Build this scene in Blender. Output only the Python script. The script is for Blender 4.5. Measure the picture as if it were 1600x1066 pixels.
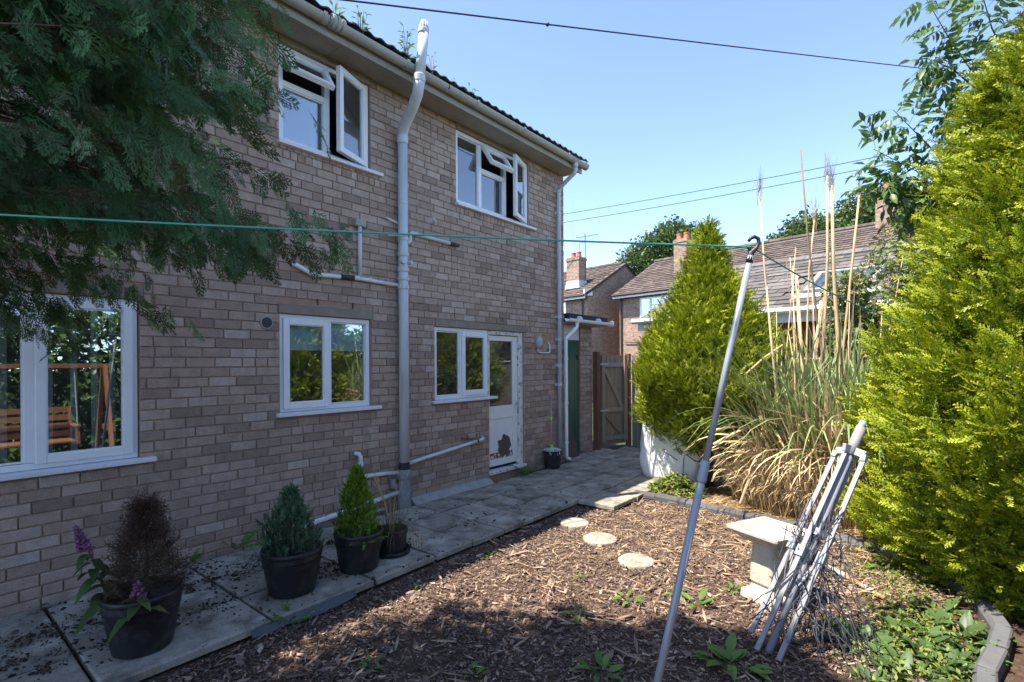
import bpy, math, random
import numpy as np
from mathutils import Matrix, Vector

# ------------------------------------------------------------------ reset, camera, sky, sun, exposure
for o in list(bpy.data.objects):
    bpy.data.objects.remove(o)
sc = bpy.context.scene
COL = sc.collection
CAM = Vector((0.0, -4.8, 1.655))
YAW = math.atan2(650, 800)
RHO = 0.006
Fw = Vector((math.cos(YAW), math.sin(YAW), 0))
R0 = Vector((math.sin(YAW), -math.cos(YAW), 0))
U0 = Vector((0, 0, 1))
Rt = R0 * math.cos(RHO) - U0 * math.sin(RHO)
Up = U0 * math.cos(RHO) + R0 * math.sin(RHO)
cd = bpy.data.cameras.new('camera')
cam = bpy.data.objects.new('camera', cd)
COL.objects.link(cam)
cam.matrix_world = Matrix(((Rt.x, Up.x, -Fw.x, CAM.x), (Rt.y, Up.y, -Fw.y, CAM.y), (Rt.z, Up.z, -Fw.z, CAM.z), (0, 0, 0, 1)))
cd.sensor_width = 36.0
cd.lens = 18.0
cd.shift_y = 35 / 1600
cd.clip_start = 0.05
cd.clip_end = 600
sc.camera = cam

SUN = Vector((0.42, -0.26, -1.0)).normalized()      # the way the light travels
world = bpy.data.worlds.new('World')
sc.world = world
world.use_nodes = True
wn = world.node_tree.nodes
wl_ = world.node_tree.links
bg = wn['Background']
sky = wn.new('ShaderNodeTexSky')
sky.sky_type = 'NISHITA'
sky.sun_disc = False
sky.sun_elevation = math.asin(-SUN.z)
sky.sun_rotation = math.atan2(-SUN.x, -SUN.y)
sky.altitude = 50
sky.air_density = 0.45
sky.dust_density = 0.2
sky.ozone_density = 2.8
wl_.new(sky.outputs[0], bg.inputs[0])
bg.inputs[1].default_value = 0.15
sd = bpy.data.lights.new('sun', 'SUN')
sd.energy = 2.7
sd.angle = math.radians(0.5)
sd.color = (1.0, 0.96, 0.9)
sun = bpy.data.objects.new('sun', sd)
COL.objects.link(sun)
sun.location = (-6, 4, 15)
sun.rotation_euler = SUN.to_track_quat('-Z', 'Y').to_euler()
sc.view_settings.view_transform = 'Standard'
sc.view_settings.look = 'None'
sc.view_settings.exposure = 2.28
sc.view_settings.gamma = 1.0
sc.view_settings.use_white_balance = True
sc.view_settings.white_balance_temperature = 7200
sc.view_settings.use_curve_mapping = False
sc.render.engine = 'CYCLES'
sc.cycles.use_denoising = True
sc.cycles.max_bounces = 8
sc.cycles.transparent_max_bounces = 12

rnd = random.Random(11)
NR = np.random.default_rng(5)
PI = math.pi

# ------------------------------------------------------------------ mesh and object helpers
WL = {}


def tag(o, label=None, cat=None, group=None, kind=None):
    if label: o['label'] = label
    if cat: o['category'] = cat
    if group: o['group'] = group
    if kind: o['kind'] = kind
    return o


def link(o, parent=None):
    COL.objects.link(o)
    if parent is not None:
        o.parent = parent
        o.matrix_parent_inverse = Matrix.Translation(-WL.get(parent.name, Vector((0, 0, 0))))
    return o


def thing(name, label, cat, loc, group=None):
    o = bpy.data.objects.new(name, None)
    o.empty_display_size = 0.2
    o.location = loc
    link(o)
    WL[o.name] = Vector(loc)
    return tag(o, label, cat, group)


class MB:
    def __init__(s):
        s.v, s.f = [], []

    def quad(s, a, b, c, d):
        n = len(s.v); s.v += [tuple(a), tuple(b), tuple(c), tuple(d)]; s.f.append((n, n + 1, n + 2, n + 3)); return s

    def poly(s, pts):
        n = len(s.v); s.v += [tuple(p) for p in pts]; s.f.append(tuple(range(n, n + len(pts)))); return s

    def box(s, x0, x1, y0, y1, z0, z1):
        n = len(s.v)
        s.v += [(x0, y0, z0), (x1, y0, z0), (x1, y1, z0), (x0, y1, z0), (x0, y0, z1), (x1, y0, z1), (x1, y1, z1), (x0, y1, z1)]
        for q in ((3, 2, 1, 0), (4, 5, 6, 7), (0, 1, 5, 4), (1, 2, 6, 5), (2, 3, 7, 6), (3, 0, 4, 7)):
            s.f.append(tuple(n + i for i in q))
        return s

    def beam(s, a, b, w, h, up=(0, 0, 1)):
        a, b = Vector(a), Vector(b)
        d = (b - a).normalized()
        up = Vector(up)
        sd_ = d.cross(up)
        if sd_.length < 1e-4: sd_ = d.cross(Vector((1, 0, 0)))
        sd_.normalize(); u = sd_.cross(d)
        n = len(s.v)
        for p in (a, b):
            for i, j in ((-1, -1), (1, -1), (1, 1), (-1, 1)):
                s.v.append(tuple(p + sd_ * (i * w / 2) + u * (j * h / 2)))
        for q in ((3, 2, 1, 0), (4, 5, 6, 7), (0, 1, 5, 4), (1, 2, 6, 5), (2, 3, 7, 6), (3, 0, 4, 7)):
            s.f.append(tuple(n + i for i in q))
        return s

    def tube(s, pts, r, n=8, cap=True, sq=1.0):
        pts = [Vector(p) for p in pts]
        rs = r if isinstance(r, (list, tuple)) else [r] * len(pts)
        m = len(s.v)
        ref = None
        for i, p in enumerate(pts):
            d = (pts[min(i + 1, len(pts) - 1)] - pts[max(i - 1, 0)]).normalized()
            if ref is None:
                ref = d.orthogonal().normalized()
            ref = (ref - d * ref.dot(d)).normalized()
            b = d.cross(ref)
            for k in range(n):
                a = 2 * PI * k / n
                s.v.append(tuple(p + (ref * math.cos(a) + b * math.sin(a) * sq) * rs[i]))
        for i in range(len(pts) - 1):
            for k in range(n):
                k2 = (k + 1) % n
                s.f.append((m + i * n + k, m + i * n + k2, m + (i + 1) * n + k2, m + (i + 1) * n + k))
        if cap:
            s.f.append(tuple(m + k for k in reversed(range(n))))
            s.f.append(tuple(m + (len(pts) - 1) * n + k for k in range(n)))
        return s

    def lathe(s, prof, c, n=32, axis='Z', jit=0):
        m = len(s.v)
        c = Vector(c)
        for r, z in prof:
            for k in range(n):
                a = 2 * PI * k / n
                rr = r * (1 + jit * math.sin(a * 3 + z * 20) + jit * math.sin(a * 7 + 1))
                if axis == 'Z': p = (rr * math.cos(a), rr * math.sin(a), z)
                elif axis == 'Y': p = (rr * math.cos(a), z, rr * math.sin(a))
                else: p = (z, rr * math.cos(a), rr * math.sin(a))
                s.v.append(tuple(c + Vector(p)))
        for i in range(len(prof) - 1):
            for k in range(n):
                k2 = (k + 1) % n
                s.f.append((m + i * n + k, m + i * n + k2, m + (i + 1) * n + k2, m + (i + 1) * n + k))
        s.f.append(tuple(m + k for k in reversed(range(n))))
        s.f.append(tuple(m + (len(prof) - 1) * n + k for k in range(n)))
        return s

    def rings(s, rings, close=True):
        m = len(s.v); n = len(rings[0])
        for r in rings: s.v += [tuple(p) for p in r]
        for i in range(len(rings) - 1):
            for k in range(n):
                k2 = (k + 1) % n
                s.f.append((m + i * n + k, m + i * n + k2, m + (i + 1) * n + k2, m + (i + 1) * n + k))
        if close:
            s.f.append(tuple(m + k for k in reversed(range(n))))
            s.f.append(tuple(m + (len(rings) - 1) * n + k for k in range(n)))
        return s

    def ball(s, c, r, n=8, m=6, sz=1.0):
        return s.lathe([(r * math.sin(PI * i / m) + 1e-4, -r * sz * math.cos(PI * i / m)) for i in range(m + 1)], c, n)

    def xf(s, M):
        s.v = [tuple(M @ Vector(p)) for p in s.v]; return s

    def build(s, name, mat, parent=None, smooth=False, origin=None, bevel=0, kind=None, auto=None):
        v = s.v
        if origin is not None:
            ox = Vector(origin); v = [tuple(Vector(p) - ox) for p in v]
        me = bpy.data.meshes.new(name)
        me.from_pydata(v, [], s.f)
        me.materials.append(mat)
        if smooth:
            me.polygons.foreach_set('use_smooth', [True] * len(me.polygons))
        me.update()
        o = bpy.data.objects.new(name, me)
        if origin is not None: o.location = origin
        link(o, parent)
        if bevel:
            b = o.modifiers.new('bevel', 'BEVEL'); b.width = bevel; b.segments = 2; b.limit_method = 'ANGLE'
        if kind: o['kind'] = kind
        if origin is not None: WL[o.name] = Vector(origin)
        return o


def tri_mesh(name, V, T, mat, attrs=None, smooth=False):
    me = bpy.data.meshes.new(name)
    me.vertices.add(len(V)); me.vertices.foreach_set('co', V.astype(np.float32).ravel())
    me.loops.add(len(T) * 3); me.loops.foreach_set('vertex_index', T.astype(np.int32).ravel())
    me.polygons.add(len(T))
    me.polygons.foreach_set('loop_start', np.arange(0, len(T) * 3, 3, dtype=np.int32))
    me.polygons.foreach_set('loop_total', np.full(len(T), 3, dtype=np.int32))
    if smooth: me.polygons.foreach_set('use_smooth', np.ones(len(T), dtype=bool))
    for k, a in (attrs or {}).items():
        at = me.attributes.new(k, 'FLOAT', 'POINT'); at.data.foreach_set('value', a.astype(np.float32))
    me.materials.append(mat)
    me.update(calc_edges=True)
    return me


CAMN = np.array(CAM)
def in_view(P, m=1.0):
    q = P - CAMN
    z = q @ np.array(Fw); x = q @ np.array(Rt); y = q @ np.array(Up)
    ok = (z > 0.3) & (np.abs(x) < z * m) & (y < z * 0.72 * m) & (y > -z * 0.64 * m)
    return ok, np.maximum(z, 0.3)


def norm(a):
    return a / np.maximum(np.linalg.norm(a, axis=-1, keepdims=True), 1e-9)


def instanced(name, variants, mat, pos, xd, yd, nd, scale, which, parent, kind):
    """one object whose many small pieces are set out on points by geometry nodes"""
    me = bpy.data.meshes.new(name)
    me.vertices.add(len(pos)); me.vertices.foreach_set('co', pos.astype(np.float32).ravel())
    ry = -np.arcsin(np.clip(xd[:, 2], -1, 1)); rx = np.arctan2(yd[:, 2], nd[:, 2]); rz = np.arctan2(xd[:, 1], xd[:, 0])
    at = me.attributes.new('turn', 'FLOAT_VECTOR', 'POINT'); at.data.foreach_set('vector', np.stack([rx, ry, rz], 1).astype(np.float32).ravel())
    at = me.attributes.new('size', 'FLOAT', 'POINT'); at.data.foreach_set('value', scale.astype(np.float32))
    at = me.attributes.new('shape', 'INT', 'POINT'); at.data.foreach_set('value', which.astype(np.int32))
    me.materials.append(mat)
    o = bpy.data.objects.new(name, me); link(o, parent)
    if kind: o['kind'] = kind
    ng = bpy.data.node_groups.new(name, 'GeometryNodeTree')
    ng.interface.new_socket('Geometry', in_out='INPUT', socket_type='NodeSocketGeometry')
    ng.interface.new_socket('Geometry', in_out='OUTPUT', socket_type='NodeSocketGeometry')
    N, Lk = ng.nodes, ng.links
    gi, go = N.new('NodeGroupInput'), N.new('NodeGroupOutput')
    def na(nm, dt):
        n = N.new('GeometryNodeInputNamedAttribute'); n.data_type = dt; n.inputs['Name'].default_value = nm; return n.outputs[0]
    turn, size, shape = na('turn', 'FLOAT_VECTOR'), na('size', 'FLOAT'), na('shape', 'INT')
    e2r = N.new('FunctionNodeEulerToRotation'); Lk.new(turn, e2r.inputs[0])
    jn = N.new('GeometryNodeJoinGeometry')
    for k, v in enumerate(variants):
        src = bpy.data.objects.new(name + '_piece', tri_mesh(name + '_piece', v[0], v[1], mat, {'tip': v[2], 'rv': np.full(len(v[0]), 0.5)}))
        oi = N.new('GeometryNodeObjectInfo'); oi.inputs['Object'].default_value = src
        cmp_ = N.new('FunctionNodeCompare'); cmp_.data_type = 'INT'; cmp_.operation = 'EQUAL'
        Lk.new(shape, cmp_.inputs[2]); cmp_.inputs[3].default_value = k
        ip = N.new('GeometryNodeInstanceOnPoints')
        Lk.new(gi.outputs[0], ip.inputs['Points']); Lk.new(cmp_.outputs[0], ip.inputs['Selection']); Lk.new(oi.outputs['Geometry'], ip.inputs['Instance'])
        Lk.new(e2r.outputs[0], ip.inputs['Rotation']); Lk.new(size, ip.inputs['Scale'])
        Lk.new(ip.outputs[0], jn.inputs[0])
    Lk.new(jn.outputs[0], go.inputs[0])
    md = o.modifiers.new('pieces', 'NODES'); md.node_group = ng
    return o


def scatter(name, variants, mat, pos, xd, nd, scale, rv, parent=None, n_parts=0, part='leaf', kind='stuff', smooth=False, gn=False):
    """pieces laid out from a few shapes: the largest in view as parts of their own, the rest joined"""
    pos = np.asarray(pos, float); N = len(pos)
    xd = norm(np.asarray(xd, float)); nd = np.asarray(nd, float)
    nd = norm(nd - xd * (nd * xd).sum(1, keepdims=True)); yd = np.cross(nd, xd)
    scale = np.asarray(scale, float)
    if scale.ndim == 1: scale = np.repeat(scale[:, None], 3, 1)
    rv = np.asarray(rv, float)
    which = NR.integers(0, len(variants), N)
    taken = np.zeros(N, bool)
    if n_parts:
        ok, z = in_view(pos)
        key = np.where(ok, scale[:, 0] / z, 0)
        idx = np.argsort(-key)[:n_parts]
        idx = idx[key[idx] > 0]
        taken[idx] = True
        ms = [tri_mesh(part, v[0], v[1], mat, {'tip': v[2], 'rv': np.full(len(v[0]), 0.5)}, smooth) for v in variants]
        for i in idx:
            o = bpy.data.objects.new(part, ms[which[i]])
            COL.objects.link(o)
            M = Matrix.Identity(4)
            for c, d_, s_ in ((0, xd[i], scale[i, 0]), (1, yd[i], scale[i, 1]), (2, nd[i], scale[i, 2])):
                for r_ in range(3): M[r_][c] = d_[r_] * s_
            for r_ in range(3): M[r_][3] = pos[i, r_]
            o.parent = parent
            o.matrix_basis = Matrix.Translation(-WL.get(parent.name, Vector((0, 0, 0)))) @ M
    if gn:
        return instanced(name, variants, mat, pos[~taken], xd[~taken], yd[~taken], nd[~taken], scale[~taken, 0], which[~taken], parent, kind)
    Vs, Ts, tips, rvs = [], [], [], []
    off = 0
    for k, (v, t, tip) in enumerate(variants):
        sel = np.where((which == k) & ~taken)[0]
        if not len(sel): continue
        P = (pos[sel][:, None, :] + v[None, :, 0:1] * (xd[sel] * scale[sel, 0:1])[:, None, :]
             + v[None, :, 1:2] * (yd[sel] * scale[sel, 1:2])[:, None, :] + v[None, :, 2:3] * (nd[sel] * scale[sel, 2:3])[:, None, :])
        n = len(v)
        Vs.append(P.reshape(-1, 3))
        Ts.append((t[None] + (np.arange(len(sel)) * n)[:, None, None]).reshape(-1, 3) + off)
        tips.append(np.tile(tip, len(sel))); rvs.append(np.repeat(rv[sel], n))
        off += n * len(sel)
    me = tri_mesh(name, np.concatenate(Vs), np.concatenate(Ts), mat, {'tip': np.concatenate(tips), 'rv': np.concatenate(rvs)}, smooth)
    o = bpy.data.objects.new(name, me)
    link(o, parent)
    if kind: o['kind'] = kind
    return o


# ------------------------------------------------------------------ materials
def lin(c):
    return tuple(((x / 12.92) if x <= 0.04045 else ((x + 0.055) / 1.055) ** 2.4) for x in [v / 255 for v in c]) + (1,)


def c4(c): return (c[0], c[1], c[2], 1)


def ramp(nt, cols, fac, interp='LINEAR'):
    n = nt.nodes.new('ShaderNodeValToRGB')
    el = n.color_ramp.elements
    while len(el) < len(cols): el.new(0.5)
    for i, c in enumerate(cols):
        if len(c) == 2: el[i].position = c[0]; el[i].color = c4(c[1])
        else: el[i].position = i / max(1, len(cols) - 1); el[i].color = c4(c)
    n.color_ramp.interpolation = interp
    nt.links.new(fac, n.inputs[0])
    return n.outputs[0]


def noise(nt, vec, scale, detail=4, rough=0.6, out=0):
    n = nt.nodes.new('ShaderNodeTexNoise')
    n.inputs['Scale'].default_value = scale; n.inputs['Detail'].default_value = detail; n.inputs['Roughness'].default_value = rough
    nt.links.new(vec, n.inputs['Vector'])
    return n.outputs[out]


def mixc(nt, a, b, fac, mode='MIX'):
    n = nt.nodes.new('ShaderNodeMix'); n.data_type = 'RGBA'; n.blend_type = mode
    for i, v in ((6, a), (7, b)):
        if isinstance(v, (tuple, list)): n.inputs[i].default_value = c4(v)
        else: nt.links.new(v, n.inputs[i])
    if isinstance(fac, (int, float)): n.inputs[0].default_value = fac
    else: nt.links.new(fac, n.inputs[0])
    return n.outputs[2]


def mth(nt, op, a, b=0.0, clamp=False):
    n = nt.nodes.new('ShaderNodeMath'); n.operation = op; n.use_clamp = clamp
    for i, v in ((0, a), (1, b)):
        if isinstance(v, (int, float)): n.inputs[i].default_value = v
        else: nt.links.new(v, n.inputs[i])
    return n.outputs[0]


def mat(name, col, rough=0.7, nv=0.15, ns=6.0, rcols=None, blot=None, bump=0.0, bs=60.0, metal=0.0, spec=0.5, stretch=None, blot2=None, streak=None, fine=0.0, fs=200.0):
    """procedural material: base colour or a random one for each piece, noise in value, blotches of a second colour, relief"""
    m = bpy.data.materials.new(name); m.use_nodes = True
    nt = m.node_tree; b = nt.nodes['Principled BSDF']
    g = nt.nodes.new('ShaderNodeNewGeometry')
    vec = g.outputs['Position']
    if stretch:
        mp = nt.nodes.new('ShaderNodeMapping'); mp.inputs['Scale'].default_value = stretch
        nt.links.new(vec, mp.inputs[0]); vec = mp.outputs[0]
    if rcols:
        oi = nt.nodes.new('ShaderNodeObjectInfo')
        wnz = nt.nodes.new('ShaderNodeTexWhiteNoise'); wnz.noise_dimensions = '1D'
        nt.links.new(mth(nt, 'MULTIPLY', mth(nt, 'ADD', mth(nt, 'MULTIPLY', g.outputs['Random Per Island'], 0.731), oi.outputs['Random']), 917.3), wnz.inputs['W'])
        c = ramp(nt, rcols, wnz.outputs['Value'])
    else:
        rg = nt.nodes.new('ShaderNodeRGB'); rg.outputs[0].default_value = c4(col); c = rg.outputs[0]
    if nv:
        k = ramp(nt, [(0.25, (1 - nv,) * 3), (0.75, (1 + nv,) * 3)], noise(nt, vec, ns, 5))
        c = mixc(nt, c, k, 1.0, 'MULTIPLY')
    if fine:
        k = ramp(nt, [(0.3, (1 - fine,) * 3), (0.7, (1 + fine,) * 3)], noise(nt, vec, fs, 2))
        c = mixc(nt, c, k, 1.0, 'MULTIPLY')
    for bl in (blot, blot2):
        if bl:
            bc, bscale, t0, t1, amt = bl
            f = ramp(nt, [(t0, (0, 0, 0)), (t1, (amt,) * 3)], noise(nt, vec, bscale, 6, 0.65))
            c = mixc(nt, c, bc, f)
    if streak:
        mp2 = nt.nodes.new('ShaderNodeMapping'); mp2.inputs['Scale'].default_value = (1, 1, 0.07)
        nt.links.new(g.outputs['Position'], mp2.inputs[0])
        f = ramp(nt, [(streak[2], (0, 0, 0)), (streak[3], (streak[4],) * 3)], noise(nt, mp2.outputs[0], streak[1], 5, 0.6))
        c = mixc(nt, c, streak[0], f)
    nt.links.new(c, b.inputs['Base Color'])
    b.inputs['Roughness'].default_value = rough
    b.inputs['Metallic'].default_value = metal
    b.inputs['Specular IOR Level'].default_value = spec
    if bump:
        bn = nt.nodes.new('ShaderNodeBump'); bn.inputs['Strength'].default_value = bump; bn.inputs['Distance'].default_value = 0.01
        nt.links.new(noise(nt, vec, bs, 6, 0.65), bn.inputs['Height']); nt.links.new(bn.outputs[0], b.inputs['Normal'])
    return m


def leaf_mat(name, base, tip, trans=0.25, rough=0.55, var=0.35, spec=0.3, p0=0.1, p1=0.95, alt=None):
    m = bpy.data.materials.new(name); m.use_nodes = True
    nt = m.node_tree; b = nt.nodes['Principled BSDF']; out = nt.nodes['Material Output']
    a1 = nt.nodes.new('ShaderNodeAttribute'); a1.attribute_name = 'tip'
    a2 = nt.nodes.new('ShaderNodeAttribute'); a2.attribute_name = 'rv'
    oi = nt.nodes.new('ShaderNodeObjectInfo')
    wz = nt.nodes.new('ShaderNodeTexWhiteNoise'); wz.noise_dimensions = '1D'
    nt.links.new(mth(nt, 'MULTIPLY', mth(nt, 'ADD', a2.outputs['Fac'], oi.outputs['Random']), 613.7), wz.inputs['W'])
    c = ramp(nt, [(p0, base), (p1, tip)], a1.outputs['Fac'])
    if alt: c = mixc(nt, c, alt, ramp(nt, [(0.72, (0, 0, 0)), (0.95, (0.8,) * 3)], wz.outputs['Value']))
    k = ramp(nt, [(0, (1 - var,) * 3), (1, (1 + var,) * 3)], wz.outputs['Color'])
    c = mixc(nt, c, k, 1.0, 'MULTIPLY')
    nt.links.new(c, b.inputs['Base Color'])
    b.inputs['Roughness'].default_value = rough; b.inputs['Specular IOR Level'].default_value = spec
    tr = nt.nodes.new('ShaderNodeBsdfTranslucent'); nt.links.new(c, tr.inputs[0])
    mx = nt.nodes.new('ShaderNodeMixShader'); mx.inputs[0].default_value = trans
    nt.links.new(b.outputs[0], mx.inputs[1]); nt.links.new(tr.outputs[0], mx.inputs[2]); nt.links.new(mx.outputs[0], out.inputs[0])
    return m


def glass_mat(name, tint=(0.9, 0.95, 0.95), base=0.16, dirt=0.0):
    m = bpy.data.materials.new(name); m.use_nodes = True
    nt = m.node_tree; nt.nodes.remove(nt.nodes['Principled BSDF']); out = nt.nodes['Material Output']
    t = nt.nodes.new('ShaderNodeBsdfTransparent'); t.inputs[0].default_value = c4(tint)
    g = nt.nodes.new('ShaderNodeBsdfGlossy'); g.inputs['Roughness'].default_value = 0.0; g.inputs[0].default_value = (0.95, 0.97, 0.97, 1)
    lw = nt.nodes.new('ShaderNodeFresnel'); lw.inputs[0].default_value = 1.5
    f = mth(nt, 'ADD', mth(nt, 'MULTIPLY', lw.outputs[0], 1.3), base, True)
    mx = nt.nodes.new('ShaderNodeMixShader'); nt.links.new(f, mx.inputs[0])
    nt.links.new(t.outputs[0], mx.inputs[1]); nt.links.new(g.outputs[0], mx.inputs[2])
    res = mx.outputs[0]
    if dirt:
        ge = nt.nodes.new('ShaderNodeNewGeometry')
        d = nt.nodes.new('ShaderNodeBsdfDiffuse'); d.inputs[0].default_value = (0.5, 0.5, 0.46, 1)
        m2 = nt.nodes.new('ShaderNodeMixShader')
        nt.links.new(ramp(nt, [(0.45, (0.015,) * 3), (0.8, (dirt,) * 3)], noise(nt, ge.outputs['Position'], 7, 6, 0.7)), m2.inputs[0])
        nt.links.new(res, m2.inputs[1]); nt.links.new(d.outputs[0], m2.inputs[2]); res = m2.outputs[0]
    nt.links.new(res, out.inputs[0])
    return m


BRICKS = [(0.0, (0.255, 0.182, 0.146)), (0.2, (0.33, 0.238, 0.19)), (0.45, (0.375, 0.272, 0.217)), (0.75, (0.402, 0.296, 0.24)), (0.93, (0.43, 0.332, 0.276)), (1.0, (0.455, 0.37, 0.32))]
m_brick = mat('brick_clay', None, 0.9, 0.2, 13, BRICKS, blot=((0.2, 0.165, 0.13), 1.1, 0.54, 0.78, 0.45), blot2=((0.46, 0.41, 0.37), 2.6, 0.64, 0.8, 0.25), bump=0.8, bs=110, spec=0.2, fine=0.22, fs=150, streak=((0.2, 0.17, 0.14), 5.5, 0.55, 0.75, 0.5))
m_mortar = mat('mortar', (0.34, 0.225, 0.168), 0.95, 0.2, 12, bump=0.5, bs=150, spec=0.15)
m_mortar2 = mat('mortar_fillet', (0.34, 0.34, 0.33), 0.95, 0.25, 9, bump=0.6, bs=70, spec=0.15)
m_lintel = mat('concrete_lintel', (0.235, 0.2, 0.16), 0.9, 0.22, 5, bump=0.35, bs=90, spec=0.2, blot=((0.33, 0.31, 0.27), 9, 0.55, 0.75, 0.5))
m_upvc = mat('white_plastic', (0.72, 0.74, 0.76), 0.35, 0.05, 4, blot=((0.4, 0.39, 0.35), 14, 0.62, 0.82, 0.3), spec=0.5)
m_upvc_b = mat('white_painted_sill', (0.66, 0.67, 0.68), 0.5, 0.08, 5, blot=((0.3, 0.29, 0.25), 18, 0.56, 0.78, 0.55), spec=0.4)
m_paint = mat('old_white_paint', (0.72, 0.72, 0.7), 0.55, 0.06, 5, blot=((0.4, 0.36, 0.3), 10, 0.62, 0.8, 0.4), bump=0.2, bs=40)
m_peel = mat('peeling_paint', (0.66, 0.65, 0.62), 0.7, 0.1, 8, blot=((0.16, 0.1, 0.08), 26, 0.52, 0.64, 0.9), bump=0.5, bs=50, stretch=(1, 1, 0.5))
m_rot = mat('rotten_wood', (0.1, 0.075, 0.057), 0.95, 0.5, 40, bump=1.0, bs=60, stretch=(1.5, 1, 0.5))
m_redrot = mat('flaked_red_undercoat', (0.2, 0.055, 0.045), 0.8, 0.3, 30, blot=((0.7, 0.68, 0.66), 24, 0.5, 0.55, 1.0), bump=0.5, bs=50)
m_glass = glass_mat('window_glass', base=0.13, dirt=0.06)
m_glass_up = glass_mat('window_glass_upper', base=0.2, dirt=0.05)
m_glass_d = glass_mat('obscure_glass', (0.8, 0.85, 0.85), 0.1, 0.2)
m_pipe = mat('grey_plastic_pipe', (0.5, 0.52, 0.54), 0.45, 0.07, 3, streak=((0.3, 0.29, 0.26), 16, 0.52, 0.72, 0.5), blot=((0.3, 0.3, 0.28), 6, 0.55, 0.8, 0.3), spec=0.4)
m_pipe_w = mat('white_waste_pipe', (0.62, 0.63, 0.62), 0.4, 0.1, 7, blot=((0.3, 0.29, 0.24), 15, 0.55, 0.75, 0.5))
m_clay = mat('grey_clay_socket', (0.2, 0.22, 0.22), 0.7, 0.25, 14, blot=((0.3, 0.31, 0.3), 12, 0.5, 0.7, 0.6), bump=0.3, bs=60)
m_black = mat('black_rubber', (0.02, 0.02, 0.022), 0.5, 0.2, 20)
m_gutter = mat('weathered_gutter', (0.37, 0.365, 0.335), 0.6, 0.12, 4, blot=((0.22, 0.21, 0.18), 7, 0.5, 0.75, 0.5), spec=0.3)
m_soffit = mat('grey_soffit_board', (0.3, 0.28, 0.25), 0.85, 0.14, 3, blot=((0.2, 0.17, 0.14), 5, 0.52, 0.75, 0.5), spec=0.2, bump=0.1, bs=80)
m_rooft = mat('dark_roof_tile', (0.085, 0.08, 0.075), 0.9, 0.3, 8, rcols=[(0.06, 0.055, 0.05), (0.12, 0.11, 0.1)], blot=((0.2, 0.19, 0.13), 10, 0.55, 0.75, 0.5), bump=0.4, bs=60)
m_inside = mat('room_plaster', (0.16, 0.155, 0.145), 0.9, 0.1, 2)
m_blind = mat('blue_blind', (0.45, 0.68, 0.78), 0.8, 0.06, 20)
m_slat = mat('pale_blind_slat', (0.75, 0.76, 0.72), 0.8, 0.1, 6)
m_slab = mat('concrete_slab', None, 0.9, 0.2, 4.5, [(0.235, 0.215, 0.178), (0.33, 0.3, 0.25)], blot=((0.48, 0.46, 0.41), 3.6, 0.5, 0.66, 0.75), blot2=((0.09, 0.077, 0.06), 4.3, 0.48, 0.66, 0.8), bump=0.45, bs=90, spec=0.2, fine=0.2, fs=120)
m_soil = mat('dark_soil', (0.035, 0.026, 0.02), 1.0, 0.4, 12, bump=1.0, bs=45, spec=0.1)
m_ground = mat('rough_ground', (0.05, 0.045, 0.03), 1.0, 0.4, 2, blot=((0.05, 0.08, 0.025), 1.2, 0.45, 0.6, 0.8), bump=1.0, bs=20, spec=0.1)
m_bed = mat('straw_covered_soil', (0.16, 0.11, 0.07), 1.0, 0.4, 9, blot=((0.3, 0.22, 0.13), 14, 0.5, 0.65, 0.7), bump=1.0, bs=50, spec=0.1)
m_chip = mat('bark_chip', None, 0.85, 0.25, 30, [(0.0, (0.055, 0.033, 0.024)), (0.3, (0.098, 0.066, 0.052)), (0.6, (0.152, 0.104, 0.083)), (0.84, (0.205, 0.147, 0.116)), (0.95, (0.32, 0.23, 0.165)), (1.0, (0.46, 0.37, 0.27))], spec=0.25, bump=0.3, bs=120)
m_straw = mat('dry_straw', None, 0.8, 0.2, 30, [(0.3, 0.2, 0.1), (0.5, 0.38, 0.22), (0.6, 0.49, 0.32)], spec=0.25)
m_kerb = mat('grey_kerb_block', None, 0.9, 0.15, 10, [(0.078, 0.08, 0.086), (0.112, 0.115, 0.124)], blot=((0.13, 0.125, 0.11), 8, 0.5, 0.7, 0.5), bump=0.3, bs=110, spec=0.2)
m_stone = mat('pale_concrete', (0.5, 0.44, 0.36), 0.9, 0.18, 9, blot=((0.22, 0.18, 0.13), 11, 0.55, 0.72, 0.6), bump=0.4, bs=90, spec=0.2)
m_step = mat('exposed_aggregate', (0.36, 0.32, 0.26), 0.95, 0.3, 60, blot=((0.14, 0.09, 0.06), 9, 0.52, 0.68, 0.75), bump=0.9, bs=110, spec=0.15)
m_plast = mat('black_pot_plastic', (0.014, 0.015, 0.018), 0.42, 0.2, 6, blot=((0.075, 0.07, 0.058), 11, 0.5, 0.75, 0.65), spec=0.45)
m_alu = mat('grey_powder_coat', (0.22, 0.23, 0.25), 0.4, 0.1, 8, spec=0.5, blot=((0.24, 0.25, 0.27), 12, 0.55, 0.75, 0.5))
m_alu2 = mat('grey_plastic_joint', (0.24, 0.27, 0.31), 0.5, 0.1, 8)
m_dgrey = mat('dark_grey_line', (0.05, 0.055, 0.07), 0.5, 0.2, 20)
m_cord = mat('green_plastic_line', (0.02, 0.30, 0.22), 0.4, 0.1, 40)
m_cable = mat('black_cable', (0.02, 0.022, 0.028), 0.6, 0.1, 5)
m_pole = mat('galvanised_pole', (0.27, 0.285, 0.31), 0.45, 0.12, 6, stretch=(1, 1, 0.3), spec=0.5, metal=0.2)
m_green = mat('dark_green_paint', (0.02, 0.105, 0.058), 0.35, 0.12, 4, stretch=(3, 3, 0.6), spec=0.5, blot=((0.035, 0.1, 0.07), 6, 0.55, 0.8, 0.5))
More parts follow.
